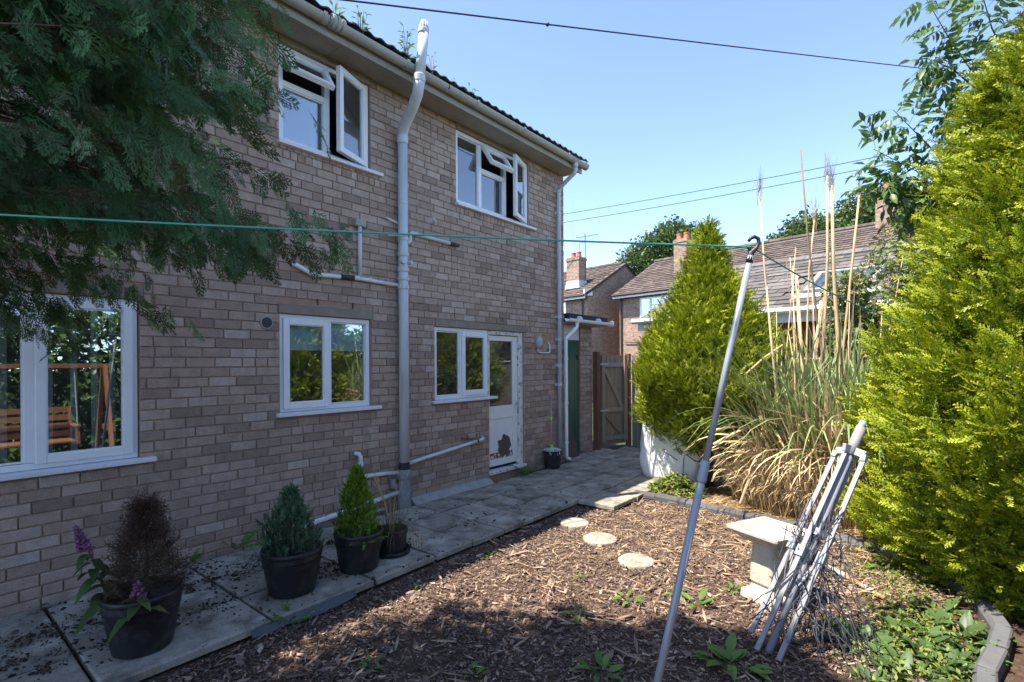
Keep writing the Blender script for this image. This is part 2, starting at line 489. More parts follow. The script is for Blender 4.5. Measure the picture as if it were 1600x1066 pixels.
m_wood = mat('weathered_gate_wood', None, 0.85, 0.2, 7, [(0.24, 0.175, 0.12), (0.34, 0.255, 0.18), (0.29, 0.195, 0.12)], stretch=(8, 8, 0.8), bump=0.3, bs=12, spec=0.2)
m_wood_g = mat('grey_weathered_wood', None, 0.9, 0.2, 7, [(0.24, 0.23, 0.2), (0.32, 0.3, 0.27)], stretch=(2, 2, 2), bump=0.3, bs=25, spec=0.2)
m_wood_f = mat('grey_fence_board', None, 0.9, 0.25, 7, [(0.15, 0.14, 0.122), (0.22, 0.205, 0.18)], stretch=(8, 8, 0.8), bump=0.3, bs=12, spec=0.2)
m_post = mat('brown_post', (0.17, 0.08, 0.048), 0.85, 0.25, 6, stretch=(8, 8, 0.8), bump=0.3, bs=12)
m_metal = mat('galvanised_hinge', (0.4, 0.42, 0.44), 0.5, 0.15, 20, metal=0.4)
m_brass = mat('tarnished_brass', (0.2, 0.17, 0.13), 0.5, 0.4, 40, metal=0.5)
m_felt = mat('black_roof_felt', (0.025, 0.026, 0.028), 0.9, 0.3, 20, bump=0.4, bs=100)
m_white = mat('white_gutter_plastic', (0.75, 0.77, 0.78), 0.4, 0.05, 5)
m_terra = mat('buff_terracotta', (0.4, 0.27, 0.14), 0.85, 0.15, 20)
m_bag = mat('white_woven_sack', (0.78, 0.78, 0.77), 0.75, 0.06, 5, bump=0.25, bs=14, spec=0.3, blot=((0.5, 0.49, 0.45), 5, 0.58, 0.8, 0.4))
m_dirtcrumb = mat('soil_crumb', None, 1.0, 0.3, 30, [(0.025, 0.019, 0.015), (0.085, 0.064, 0.048)], spec=0.1)
m_bark = mat('trunk_bark', (0.1, 0.065, 0.045), 0.95, 0.35, 12, stretch=(4, 4, 0.8), bump=0.8, bs=15, spec=0.15)
m_cane = mat('pampas_cane', None, 0.7, 0.18, 8, [(0.5, 0.36, 0.2), (0.62, 0.48, 0.3)], spec=0.3, stretch=(1, 1, 1), blot=((0.34, 0.22, 0.11), 9, 0.55, 0.72, 0.6))
m_cane_d = mat('dark_dead_cane', (0.2, 0.14, 0.085), 0.8, 0.2, 8)
m_rust = mat('rusty_tube', (0.42, 0.4, 0.37), 0.7, 0.2, 12, blot=((0.35, 0.13, 0.035), 7, 0.47, 0.58, 0.9), metal=0.2)
m_membrane = mat('blue_grey_membrane', (0.05, 0.058, 0.07), 0.5, 0.25, 12, bump=0.4, bs=25)
m_mop = mat('mop_strands', None, 0.9, 0.1, 20, [(0.6, 0.64, 0.66), (0.35, 0.5, 0.6)])
m_lime = mat('lime_plastic', (0.3, 0.7, 0.05), 0.4, 0.05, 5)
m_swing = mat('orange_stained_wood', (0.3, 0.13, 0.06), 0.6, 0.15, 8, stretch=(1, 6, 6))
m_cladding = mat('red_cladding_board', None, 0.7, 0.12, 5, [(0.25, 0.075, 0.045), (0.32, 0.1, 0.06)], stretch=(4, 4, 0.6))
m_slate = mat('slate_tile', None, 0.65, 0.18, 8, [(0.065, 0.058, 0.054), (0.105, 0.094, 0.087), (0.14, 0.128, 0.12)], spec=0.4, bump=0.2, bs=40, blot=((0.22, 0.2, 0.15), 5, 0.56, 0.78, 0.4))
m_ctile = mat('brown_concrete_tile', None, 0.85, 0.2, 5, [(0.07, 0.053, 0.046), (0.105, 0.082, 0.071), (0.135, 0.107, 0.094)], spec=0.2, blot=((0.3, 0.28, 0.2), 2.2, 0.55, 0.8, 0.5))
m_lead = mat('lead_flashing', (0.4, 0.42, 0.44), 0.5, 0.15, 9)
m_frame_far = mat('white_window_frame', (0.75, 0.76, 0.76), 0.4, 0.04, 3)
m_drain = mat('brown_downpipe', (0.06, 0.035, 0.028), 0.5, 0.1, 5)
m_curtain = mat('net_curtain', (0.62, 0.62, 0.6), 0.9, 0.12, 9, stretch=(8, 8, 0.5))
m_pot_red = mat('terracotta_chimney_pot', (0.45, 0.16, 0.08), 0.8, 0.2, 12)


def far_brick_mat(name, e, n, c1, c2, mo):
    m = bpy.data.materials.new(name); m.use_nodes = True
    nt = m.node_tree; b = nt.nodes['Principled BSDF']
    g = nt.nodes.new('ShaderNodeNewGeometry')
    d = nt.nodes.new('ShaderNodeVectorMath'); d.operation = 'DOT_PRODUCT'
    nt.links.new(g.outputs['Position'], d.inputs[0]); d.inputs[1].default_value = (e[0] + n[0], e[1] + n[1], 0)
    sp = nt.nodes.new('ShaderNodeSeparateXYZ'); nt.links.new(g.outputs['Position'], sp.inputs[0])
    cb = nt.nodes.new('ShaderNodeCombineXYZ'); nt.links.new(d.outputs['Value'], cb.inputs[0]); nt.links.new(sp.outputs[2], cb.inputs[1])
    bt = nt.nodes.new('ShaderNodeTexBrick')
    bt.inputs['Color1'].default_value = c4(c1); bt.inputs['Color2'].default_value = c4(c2); bt.inputs['Mortar'].default_value = c4(mo)
    bt.inputs['Scale'].default_value = 1.0; bt.inputs['Mortar Size'].default_value = 0.006; bt.inputs['Brick Width'].default_value = 0.225
    bt.inputs['Row Height'].default_value = 0.084; bt.inputs['Bias'].default_value = 0.0
    nt.links.new(cb.outputs[0], bt.inputs['Vector'])
    k = ramp(nt, [(0.25, (0.8,) * 3), (0.75, (1.2,) * 3)], noise(nt, g.outputs['Position'], 1.2, 6))
    c = mixc(nt, bt.outputs[0], k, 1.0, 'MULTIPLY')
    k2 = ramp(nt, [(0.3, (0.72,) * 3), (0.7, (1.28,) * 3)], noise(nt, cb.outputs[0], 9, 2))
    c = mixc(nt, c, k2, 1.0, 'MULTIPLY')
    nt.links.new(c, b.inputs['Base Color']); b.inputs['Roughness'].default_value = 0.9; b.inputs['Specular IOR Level'].default_value = 0.2
    bn = nt.nodes.new('ShaderNodeBump'); bn.inputs['Strength'].default_value = 0.4; bn.inputs['Distance'].default_value = 0.01; bn.invert = True
    nt.links.new(bt.outputs['Fac'], bn.inputs['Height']); nt.links.new(bn.outputs[0], b.inputs['Normal'])
    return m


EA = math.radians(82)
E2 = Vector((math.cos(EA), math.sin(EA), 0))        # along the far houses, away to the left
N2 = Vector((math.sin(EA), -math.cos(EA), 0))       # from their fronts to their backs
m_farbrick = far_brick_mat('far_brick', E2, N2, (0.33, 0.225, 0.165), (0.24, 0.165, 0.125), (0.33, 0.26, 0.21))

# ------------------------------------------------------------------ the setting: ground, bed, paving
g = MB().quad((-250, -250, -0.14), (250, -250, -0.14), (250, 250, -0.14), (-250, 250, -0.14))
tag(g.build('ground', m_ground), kind='structure')


def sheet(name, poly, z, m, step=0.12, amp=0.012):
    xs = [p[0] for p in poly]; ys = [p[1] for p in poly]
    nx = int((max(xs) - min(xs)) / step); ny = int((max(ys) - min(ys)) / step)
    b = MB()
    for j in range(ny + 1):
        for i in range(nx + 1):
            x = min(xs) + (max(xs) - min(xs)) * i / nx; y = min(ys) + (max(ys) - min(ys)) * j / ny
            b.v.append((x, y, z + amp * (math.sin(x * 3.1 + y * 1.7) * 0.5 + math.sin(x * 7.3 - y * 5.1) * 0.3 + rnd.uniform(-0.4, 0.4))))
    for j in range(ny):
        for i in range(nx):
            a = j * (nx + 1) + i
            b.f.append((a, a + 1, a + nx + 2, a + nx + 1))
    return tag(b.build(name, m, smooth=True), kind='structure')


sheet('mulch_bed', [(-3, -8), (6.05, -1.45)], -0.074, mat('mulch_fines', (0.075, 0.047, 0.034), 1.0, 0.45, 25, bump=1.0, bs=90, spec=0.1, blot=((0.14, 0.095, 0.07), 30, 0.5, 0.7, 0.7)))
sheet('planting_bed', [(6.06, -8), (9.6, -2.0)], -0.05, m_bed)

# kerb line: points of the front edge of the border
KERB = [(6.08, -1.84), (6.065, -2.15), (6.02, -2.55), (5.95, -2.95), (5.88, -3.35), (5.82, -3.75), (5.72, -4.1), (5.58, -4.42), (5.36, -4.72), (5.06, -4.93), (4.72, -5.05), (4.38, -5.1), (4.06, -5.05), (3.74, -4.98), (3.42, -4.96), (3.1, -5.0)]
ke = thing('kerb_edging', 'low grey block edging curving round the mulch in front of the pampas grass', 'edging', (6.0, -3.0, -0.05))
for (x0, y0), (x1, y1) in zip(KERB[:-1], KERB[1:]):
    d = Vector((x1 - x0, y1 - y0, 0)); L = d.length - 0.008; d.normalize(); nrm = Vector((-d.y, d.x, 0))
    if nrm.x < 0 and y0 > -4.9: nrm = -nrm
    a = Vector((x0, y0, 0)); zt = 0.012 + rnd.uniform(-0.006, 0.006)
    b = MB()
    prof = [(0, -0.11), (0, zt - 0.03), (0.02, zt), (0.09, zt + 0.004), (0.1, zt - 0.01), (0.1, -0.11)]
    n_ = nrm
    rings = []
    for s_ in (0.0, 0.012, L - 0.012, L):
        sh = 0.006 if s_ in (0.0, L) else 0
        rings.append([a + d * s_ + n_ * (min(max(q, sh), 0.1 - sh)) + U0 * (min(z, zt - sh)) for q, z in prof])
    b.rings(rings)
    b.build('kerb_block', m_kerb, ke)

pv = MB().box(-2.5, 5.0, -1.47, -0.002, -0.13, -0.042).box(5.29, 9.7, -2.0, 0.15, -0.13, -0.042).box(5.0, 5.29, -1.47, 0.15, -0.13, -0.042)
pav = tag(pv.build('paving', m_soil), kind='structure')


def slab(x0, x1, y0, y1, z=0.0, key=None):
    g_ = 0.011
    w, h_ = x1 - x0 - 2 * g_, y1 - y0 - 2 * g_
    b = MB()
    t, bv = 0.048, 0.008
    def ring(ins, zz): return [(-w / 2 + ins, -h_ / 2 + ins, zz), (w / 2 - ins, -h_ / 2 + ins, zz), (w / 2 - ins, h_ / 2 - ins, zz), (-w / 2 + ins, h_ / 2 - ins, zz)]
    b.rings([ring(0, -t), ring(0.0, -bv), ring(bv * 0.6, -0.002), ring(bv * 1.6, 0.0)])
    o = b.build('slab', m_slab)
    COL.objects.unlink(o); link(o, pav)
    o.location = ((x0 + x1) / 2, (y0 + y1) / 2, z + rnd.uniform(-0.004, 0.004))
    o.rotation_euler = (rnd.uniform(-0.006, 0.006), rnd.uniform(-0.006, 0.006), rnd.uniform(-0.006, 0.006))


rows = [(-1.5, -0.985), (-0.985, -0.52), (-0.52, -0.03)]
for (x0, x1) in [(-1.1, -0.2), (-0.2, 0.7), (0.7, 1.595), (1.595, 2.39), (2.39, 3.01)]:
    for (y0, y1) in rows: slab(x0, x1, y0, y1)
rows2 = [(-1.51, -1.045), (-1.045, -0.575), (-0.575, -0.12)]
xs = [3.01, 3.47, 3.935, 4.43, 4.92, 5.41, 5.9, 6.39, 6.88, 7.37, 7.86, 8.35, 8.84, 9.33]
for x0, x1 in zip(xs[:-1], xs[1:]):
    for (y0, y1) in rows2: slab(x0, x1, y0, y1)
    if x0 > 5.3: slab(x0 - 0.13 if x0 < 5.5 else x0, x1, -2.0 + rnd.uniform(-0.02, 0.02), -1.515, 0.004)
slab(7.37, 7.86, -0.11, 0.13); slab(7.86, 8.35, -0.11, 0.13)
slab(8.35, 8.84, -0.11, 0.13)

# ------------------------------------------------------------------ the house
house = thing('brick_house', 'two storey brown brick house with white windows and a tall grey soil pipe', 'house', (3.0, 0, 0))
COURSE = 0.0838
OPEN = dict(WL=(-0.92, 1.275, 0.93, 2.172), W2=(2.40, 3.432, 1.19, 2.15), W3=(4.38, 5.40, 1.19, 2.128), DR=(5.40, 6.20, 0.06, 2.128), UL=(2.405, 3.432, 3.80, 4.755), UR=(4.775, 6.335, 3.77, 4.755))
LINT = dict(WLl=(-1.05, 1.30, 2.172, 2.27), W2l=(2.38, 3.455, 2.15, 2.245), W3l=(4.38, 6.31, 2.128, 2.22), ULl=(2.40, 3.44, 4.755, 4.85), URl=(4.77, 6.34, 4.755, 4.85))
cuts = list(OPEN.values()) + list(LINT.values())
HX0, HX1, HZ0, HZ1 = -2.6, 7.33, -0.06, 4.85
bx = sorted({HX0, HX1} | {c[0] for c in cuts} | {c[1] for c in cuts})
bz = sorted({HZ0, HZ1} | {c[2] for c in cuts} | {c[3] for c in cuts})
b = MB()
for x0, x1 in zip(bx[:-1], bx[1:]):
    for z0, z1 in zip(bz[:-1], bz[1:]):
        xm, zm = (x0 + x1) / 2, (z0 + z1) / 2
        if any(c[0] < xm < c[1] and c[2] < zm < c[3] for c in OPEN.values()): continue
        b.box(x0, x1, 0.0115, 0.12, z0, z1)
b.box(HX0, HX1, 5.9, 6.0, HZ0, HZ1)                                   # back wall
b.box(7.21, 7.325, 0.121, 5.899, HZ0, HZ1).box(HX0, HX0 + 0.12, 0.121, 5.899, HZ0, HZ1)
gz = 6.85
for x in (7.27, HX0 + 0.06):
    b.poly([(x, 0.1, 4.86), (x, 5.9, 4.86), (x, 3.0, gz - 0.12)])
b.build('wall', m_mortar, house)
b = MB()
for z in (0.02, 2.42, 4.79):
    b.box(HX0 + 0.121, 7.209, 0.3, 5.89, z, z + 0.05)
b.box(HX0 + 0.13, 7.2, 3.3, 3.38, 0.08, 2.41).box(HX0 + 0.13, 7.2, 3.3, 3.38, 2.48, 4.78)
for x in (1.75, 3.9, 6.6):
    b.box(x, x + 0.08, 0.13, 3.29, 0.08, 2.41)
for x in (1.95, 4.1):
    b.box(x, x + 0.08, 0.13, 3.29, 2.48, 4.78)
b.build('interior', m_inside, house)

BR = []      # x0, x1, z0, z1
nrow = int((HZ1 - HZ0) / COURSE) + 1
for j in range(nrow):
    z0 = HZ0 + 0.02 + j * COURSE; z1 = z0 + COURSE
    if z1 > HZ1 + 0.02: break
    z1 = min(z1, HZ1)
    x = HX0 + (0 if j % 2 else -0.1135) + (-0.05 if j % 5 == 3 else 0.0) + rnd.uniform(-0.006, 0.006)
    hits = [c for c in cuts if c[2] < z1 - 0.02 and c[3] > z0 + 0.02]
    row = []
    while x < HX1:
        q_ = rnd.random()
        for L in ((0.227,) if q_ > 0.06 else (0.1135, 0.1135)):
            L += rnd.uniform(-0.004, 0.004) if len(row) % 2 else 0
            row.append((x, min(x + L, HX1))); x += L
    soldier = {'ULs': (2.37, 3.55, 3.80), 'URs': (4.74, 6.45, 3.77)}
    for (a, c) in row:
        segs = [(max(a, HX0), c)]
        for q in hits:
            ns_ = []
            for s0, s1 in segs:
                if q[1] <= s0 or q[0] >= s1: ns_.append((s0, s1))
                else:
                    if q[0] - s0 > 0.02: ns_.append((s0, q[0]))
                    if s1 - q[1] > 0.02: ns_.append((q[1], s1))
            segs = ns_
        for s0, s1 in segs:
            if s1 - s0 < 0.03: continue
            sub = [(s0, s1)]
            for k, (p0, p1, pz) in soldier.items():
                if p0 < (s0 + s1) / 2 < p1 and abs(z1 - pz + 0.02) < COURSE * 0.62 and s1 - s0 > 0.15:
                    m_ = (s1 - s0) / 3
                    sub = [(s0 + i * m_, s0 + (i + 1) * m_) for i in range(3)]
            for q0, q1 in sub: BR.append((q0, q1, z0, z1))


def brick_geo(w, h_):
    """front face, chamfer and sides of one brick, origin at the middle of its front"""
    def ring(ins, y): return [(-w / 2 + ins, y, -h_ / 2 + ins), (w / 2 - ins, y, -h_ / 2 + ins), (w / 2 - ins, y, h_ / 2 - ins), (-w / 2 + ins, y, h_ / 2 - ins)]
    v = ring(0, 0.03) + ring(0, 0.004) + ring(0.004, 0.0)
    f = []
    for r_ in range(2):
        for k in range(4):
            k2 = (k + 1) % 4
            f.append((r_ * 4 + k, r_ * 4 + k2, r_ * 4 + 4 + k2, r_ * 4 + 4 + k))
    f.append((8, 9, 10, 11))
    return v, f


def proj_size(x, y, z, w, h_):
    q = np.array([x, y, z]) - CAMN
    zz = q @ np.array(Fw)
    if zz < 0.3: return 0
    if abs(q @ np.array(Rt)) > zz or not (-0.63 * zz < q @ np.array(Up) < 0.71 * zz): return 0
    return w * h_ / zz ** 3 * 4.8


# bricks behind the hanging conifer or the big window do not count as the largest in view
vis = []
for i, (x0, x1, z0, z1) in enumerate(BR):
    xm, zm = (x0 + x1) / 2, (z0 + z1) / 2
    s_ = proj_size(xm, 0, zm, x1 - x0, z1 - z0)
    if zm > 1.9 + 0.55 * max(0, xm - 0.2) and xm < 2.9: s_ *= 0.2
    vis.append((s_, i))
top = {i for s_, i in sorted(vis, reverse=True)[:300]}
cache = {}
sb = MB()
for i, (x0, x1, z0, z1) in enumerate(BR):
    w = x1 - x0 - 0.01; h_ = z1 - z0 - 0.01
    y = rnd.uniform(-0.0025, 0.002); dz = rnd.uniform(-0.0015, 0.0015)
    if i in top:
        k = (round(w / 0.004), round(h_ / 0.004))
        if k not in cache:
            v, f = brick_geo(w, h_)
            me = bpy.data.meshes.new('brick'); me.from_pydata(v, [], f); me.materials.append(m_brick); cache[k] = me
        o = bpy.data.objects.new('brick', cache[k]); link(o, house)
        o.location = ((x0 + x1) / 2, y, (z0 + z1) / 2 + dz)
        o.rotation_euler = (0, rnd.uniform(-0.004, 0.004), 0)
    else:
        v, f = brick_geo(w, h_)
        n = len(sb.v)
        sb.v += [(p[0] + (x0 + x1) / 2, p[1] + y, p[2] + (z0 + z1) / 2 + dz) for p in v]
        sb.f += [tuple(n + k for k in q) for q in f]
# bricks of the far gable end
for j in range(nrow - 1):
    z0 = HZ0 + 0.02 + j * COURSE
    yy = 0.0 if j % 2 else -0.1135
    while yy < 5.9:
        a, c = max(yy, 0.035), yy + 0.227
        sb.box(7.31, 7.333 + rnd.uniform(-0.001, 0.003), a + 0.005, c - 0.005, z0 + 0.005, z0 + COURSE - 0.005)
        yy += 0.227
sb.build('brickwork', m_brick, house, kind='stuff')
for k, (x0, x1, z0, z1) in LINT.items():
    MB().box(x0 + 0.003, x1 - 0.003, -0.008, 0.11, z0 + 0.002, z1 - 0.003).build('lintel', m_lintel, house, bevel=0.004)
# weep slots over the kitchen window
for x in (2.79, 3.2, 4.72, 5.7):
    MB().box(x - 0.006, x + 0.006, -0.004, 0.003, 2.255, 2.32).build('weep_slot', m_black, house)


def frame_bars(mb, x0, x1, z0, z1, w, y0, y1, wb=None):
    wb = wb or w
    mb.box(x0, x0 + w, y0, y1, z0, z1).box(x1 - w, x1, y0, y1, z0, z1)
    mb.box(x0 + w, x1 - w, y0, y1, z1 - w, z1).box(x0 + w, x1 - w, y0, y1, z0, z0 + wb)


def sash_build(win, x0, x1, z0, z1, glass, hinge=None, ang=0.0, w=0.055, y0=0.008, y1=0.062, name='sash'):
    """a framed light with its pane, opened about its hinge"""
    fr = MB(); frame_bars(fr, x0, x1, z0, z1, w, y0, y1)
    be = MB(); frame_bars(be, x0 + w, x1 - w, z0 + w, z1 - w, 0.009, y0 + 0.012, y1 - 0.01)
    pn = MB().box(x0 + w + 0.002, x1 - w - 0.002, y0 + 0.026, y0 + 0.03, z0 + w + 0.002, z1 - w - 0.002)
    M = Matrix.Identity(4)
    if hinge == 'R':
        M = Matrix.Translation((x1, y0, 0)) @ Matrix.Rotation(ang, 4, 'Z') @ Matrix.Translation((-x1, -y0, 0))
    elif hinge == 'T':
        M = Matrix.Translation((0, y0, z1)) @ Matrix.Rotation(-ang, 4, 'X') @ Matrix.Translation((0, -y0, -z1))
    s_ = fr.xf(M).build(name, m_upvc, win, bevel=0.004)
    be.xf(M).build('glazing_bead', m_upvc, s_)
    pn.xf(M).build('pane', glass, s_)
    return s_


def window(key, label, lights, fw=0.045, sill=True, glass=None, y0=0.03, sill_x=(0.04, 0.1), mull=()):
    x0, x1, z0, z1 = OPEN[key]
    glass = glass or m_glass
    fr = MB(); frame_bars(fr, x0 + 0.006, x1 - 0.006, z0 + 0.006, z1 - 0.004, fw, y0, y0 + 0.065)
    for mx, ma, mb_ in mull:
        fr.box(mx - 0.03, mx + 0.03, y0 + 0.003, y0 + 0.062, ma, mb_)
    win = fr.build('window', m_upvc, house, bevel=0.003)
    win['label'] = label
    for lt in lights:
        kind = lt[0]
        if kind == 'pane':
            _, a, c, e, f_ = lt
            q = MB(); frame_bars(q, a, c, e, f_, 0.012, y0 + 0.018, y0 + 0.05)
            q.build('glazing_bead', m_upvc, win)
            MB().box(a + 0.013, c - 0.013, y0 + 0.034, y0 + 0.038, e + 0.013, f_ - 0.013).build('pane', glass, win)
        elif kind == 'bar':
            _, a, c, e, f_ = lt
            MB().box(a, c, y0 + 0.004, y0 + 0.06, e, f_).build('transom', m_upvc, win)
        else:
            _, a, c, e, f_, hg, ang = lt
            sp_ = sash_build(house, a, c, e, f_, glass, hg, ang, w=0.05 if (f_ - e) < 0.5 else 0.058, y0=y0 - 0.022, y1=y0 + 0.03)
    if sill:
        s0, s1 = x0 - sill_x[0], x1 + sill_x[1]
        MB().box(s0, s1, -0.055, 0.05, z0 - 0.034, z0 + 0.003).build('window_sill', m_upvc_b, house, bevel=0.006)
    return win


R_ = math.radians
window('WL', 'large white living room window with vertical blinds', [('pane', -0.87, -0.15, 0.985, 2.12), ('pane', -0.09, 0.615, 0.985, 2.12), ('sash', 0.672, 1.232, 0.972, 2.135, None, 0)], mull=[(0.645, 0.983, 2.122), (-0.12, 0.983, 2.122)])
window('W2', 'white two light kitchen window left of the soil pipe', [('sash', 2.437, 2.925, 1.225, 2.108, None, 0), ('pane', 2.955, 3.385, 1.243, 2.1)], mull=[(2.925, 1.243, 2.1)])
window('W3', 'white two light window joined to the back door', [('pane', 4.43, 4.845, 1.243, 2.075), ('sash', 4.875, 5.375, 1.232, 2.08, None, 0)], mull=[(4.875, 1.243, 2.078)], sill_x=(0.06, 0.12))
window('UL', 'upper window half hidden by the conifer with two open lights', [('pane', 2.45, 2.9, 3.85, 4.36), ('bar', 2.456, 2.9, 4.36, 4.415), ('sash', 2.452, 2.905, 4.41, 4.715, 'T', R_(34)), ('sash', 2.93, 3.395, 3.835, 4.715, 'R', R_(21))], mull=[(2.925, 3.85, 4.705)], glass=m_glass_up, sill_x=(0.03, 0.14))
window('UR', 'upper window over the back door with an open vent and casement', [('pane', 4.83, 5.235, 3.825, 4.7), ('pane', 5.295, 5.775, 3.825, 4.33), ('bar', 5.295, 5.775, 4.33, 4.385), ('sash', 5.3, 5.78, 4.385, 4.715, 'T', R_(33)), ('sash', 5.82, 6.31, 3.815, 4.715, 'R', R_(19))], mull=[(5.265, 3.825, 4.7), (5.805, 3.825, 4.7)], glass=m_glass_up, sill_x=(0.03, 0.14))
# blinds behind the glass
for x in (-0.72, -0.48, -0.22, 0.06, 0.3, 0.52, 0.76, 0.9, 1.02, 1.13):
    d = Vector((math.cos(0.75), math.sin(0.75), 0)) * 0.034
    MB().quad((x - d.x, 0.13 - d.y, 1.0), (x + d.x, 0.13 + d.y, 1.0), (x + d.x, 0.13 + d.y, 2.15), (x - d.x, 0.13 - d.y, 2.15)).build('blind_slat', m_slat, house)
MB().box(2.44, 3.4, 0.105, 0.109, 1.80, 2.14).build('roller_blind', m_blind, house)
MB().box(4.42, 4.86, 0.105, 0.109, 1.98, 2.12).build('roller_blind', m_blind, house)
MB().box(5.48, 5.99, 0.112, 0.116, 1.88, 2.06).build('roller_blind', m_blind, house)

# back door, frame and threshold
fr = MB().box(5.4, 5.425, 0.025, 0.11, 0.15, 2.07).box(6.11, 6.195, 0.025, 0.11, 0.13, 2.07).box(5.4, 6.195, 0.025, 0.11, 2.07, 2.124)
fr.build('door_frame', m_peel, house, bevel=0.004)
door = MB().box(5.43, 5.475, 0.06, 0.105, 0.17, 2.06).box(6.0, 6.105, 0.06, 0.105, 0.17, 2.06).box(5.475, 6.0, 0.06, 0.105, 1.985, 2.06).box(5.475, 6.0, 0.06, 0.105, 0.85, 1.035).box(5.475, 6.0, 0.06, 0.105, 0.17, 0.27)
dr = door.build('door', m_paint, house, bevel=0.005)
dr['label'] = 'white half glazed back door with a rotten lower panel'
MB().box(5.477, 5.998, 0.08, 0.085, 1.037, 1.983).build('pane', m_glass_d, dr)
MB().box(5.477, 5.998, 0.07, 0.09, 0.272, 0.848).build('panel', m_paint, dr)
MB().box(5.478, 5.997, 0.0662, 0.0682, 0.274, 0.36).build('flaked_paint', m_redrot, dr)
pts = []
for k in range(44):
    a = 2 * PI * k / 44; r_ = 0.14 * (1 + 0.08 * math.sin(2 * a + 0.5) + 0.07 * math.sin(5 * a) + 0.11 * math.sin(7 * a + 2) + rnd.uniform(-0.07, 0.07))
    pts.append((5.80 + r_ * math.cos(a) * 1.0, 0.064, 0.44 + r_ * math.sin(a) * 1.15))
hb = MB(); n = len(pts)
hb.rings([[(p[0], 0.0685, p[2]) for p in pts], pts, [((p[0] - 5.8) * 0.9 + 5.8, 0.066, (p[2] - 0.44) * 0.9 + 0.44) for p in pts]])
hb.build('rotten_patch', m_rot, dr)
MB().box(5.835, 5.87, 0.0625, 0.068, 0.265, 0.34).build('rotten_patch', m_rot, dr)
MB().box(6.085, 6.10, 0.02, 0.06, 1.02, 1.08).beam((6.09, 0.02, 1.05), (6.02, 0.015, 1.05), 0.02, 0.02).build('handle', m_metal, dr)
MB().box(5.38, 6.2, -0.045, 0.11, 0.085, 0.128).build('threshold', m_peel, house, bevel=0.004)
MB().box(5.38, 6.2, -0.012, 0.1, -0.05, 0.083).build('door_step', m_mortar, house)
b = MB()
for i, (a, c) in enumerate([(3.96, 4.5), (4.5, 5.0), (5.0, 5.36)]):
    b.rings([[(x, 0, 0.06), (x, -0.03, 0.055), (x, -0.115, -0.01), (x, -0.115, -0.05), (x, 0, -0.05)] for x in (a, c)])
b.build('mortar_fillet', m_mortar2, house)
MB().tube([(3.0 + 0.2 * i, -0.03, 0.02) for i in range(4)], 0.02, 8).build('mortar_fillet', m_mortar2, house)

# soffit, fascia, gutter, roof
b = MB()
for x0, x1 in ((HX0, 1.1), (1.1, 2.9), (2.9, 4.66), (4.66, 5.75), (5.75, 7.35)):
    b = MB().box(x0 + 0.002, x1 - 0.002, -0.315, 0.01, 4.832, 4.846)
    b.build('soffit_board', m_soffit, house)
for x0, x1 in ((HX0, 3.4), (3.4, 7.36)):
    MB().box(x0 + 0.001, x1 - 0.001, -0.345, -0.316, 4.80, 4.955).build('fascia', m_soffit, house, bevel=0.004)
GY, GZ, GR = -0.408, 4.925, 0.062
for x0, x1 in ((HX0, 2.66), (2.68, 4.2), (4.22, 7.36)):
    rings = []
    for x in (x0, x1):
        o_ = [(x, GY + GR * math.cos(a), GZ + GR * 0.95 * math.sin(a)) for a in [PI + PI * k / 10 for k in range(11)]]
        i_ = [(x, GY + (GR - 0.006) * math.cos(a), GZ + 0.002 + (GR - 0.006) * 0.95 * math.sin(a)) for a in [2 * PI - PI * k / 10 for k in range(11)]]
        rings.append(o_ + i_)
    MB().rings(rings).build('gutter', m_gutter, house, smooth=False)
MB().lathe([(0.0625, 7.355), (0.0655, 7.36), (0.0655, 7.385), (0.05, 7.39)], (0, GY, GZ - 0.012), 16, 'X').build('gutter_end', m_gutter, house)
for x in (1.6, 2.62, 3.6, 4.71, 5.66, 6.79):
    ring = []
    for xx in (x - 0.018, x + 0.018):
        ring.append([(xx, GY + (GR + 0.006) * math.cos(a), GZ + (GR + 0.006) * 0.95 * math.sin(a)) for a in [PI - 0.25 + (PI + 0.5) * k / 12 for k in range(13)]] + [(xx, GY + (GR + 0.001) * math.cos(a), GZ + (GR + 0.001) * 0.95 * math.sin(a)) for a in [2 * PI + 0.25 - (PI + 0.5) * k / 12 for k in range(13)]])
    MB().rings(ring).build('gutter_bracket', m_gutter, house)
b = MB()
for k in range(3): b.lathe([(0.067, 2.70 + k * 0.05), (0.07, 2.71 + k * 0.05), (0.067, 2.735 + k * 0.05)], (0, GY, GZ), 16, 'X')
b.build('gutter_union', m_gutter, house)
TL = 0.302
rise, run = gz - 4.99, 3.0 + 0.43
for i in range(int((7.42 - HX0) / TL)):
    x0 = 7.42 - (i + 1) * TL
    prof = []
    for k in range(13):
        u = k / 12 * 2
        prof.append((x0 + TL * k / 12 * 0.995, 0.028 * max(0, math.sin(u * PI * 1.0)) ** 1 if (u % 1) < 1 else 0))
    prof = [(x0 + TL * 0.995 * k / 12, 0.026 * (0.5 + 0.5 * math.cos((k / 12 * 2 - 0.5) * 2 * PI))) for k in range(13)]
    def pt(x, dz, s_, off): return (x, -0.435 + run * s_, 4.985 + rise * s_ + dz + off)
    top_ = [[pt(x, dz, s_, 0.012 + l) for x, dz in prof] for s_, l in ((0.0, 0.0), (0.1, 0.0))]
    bot_ = [[pt(x, dz, s_, 0.0 + l) for x, dz in prof] for s_, l in ((0.0, 0.0), (0.1, 0.0))]
    rg = [top_[0] + bot_[0][::-1], top_[1] + bot_[1][::-1]]
    MB().rings(rg).build('roof_tile', m_rooft, house, smooth=False)
b = MB()
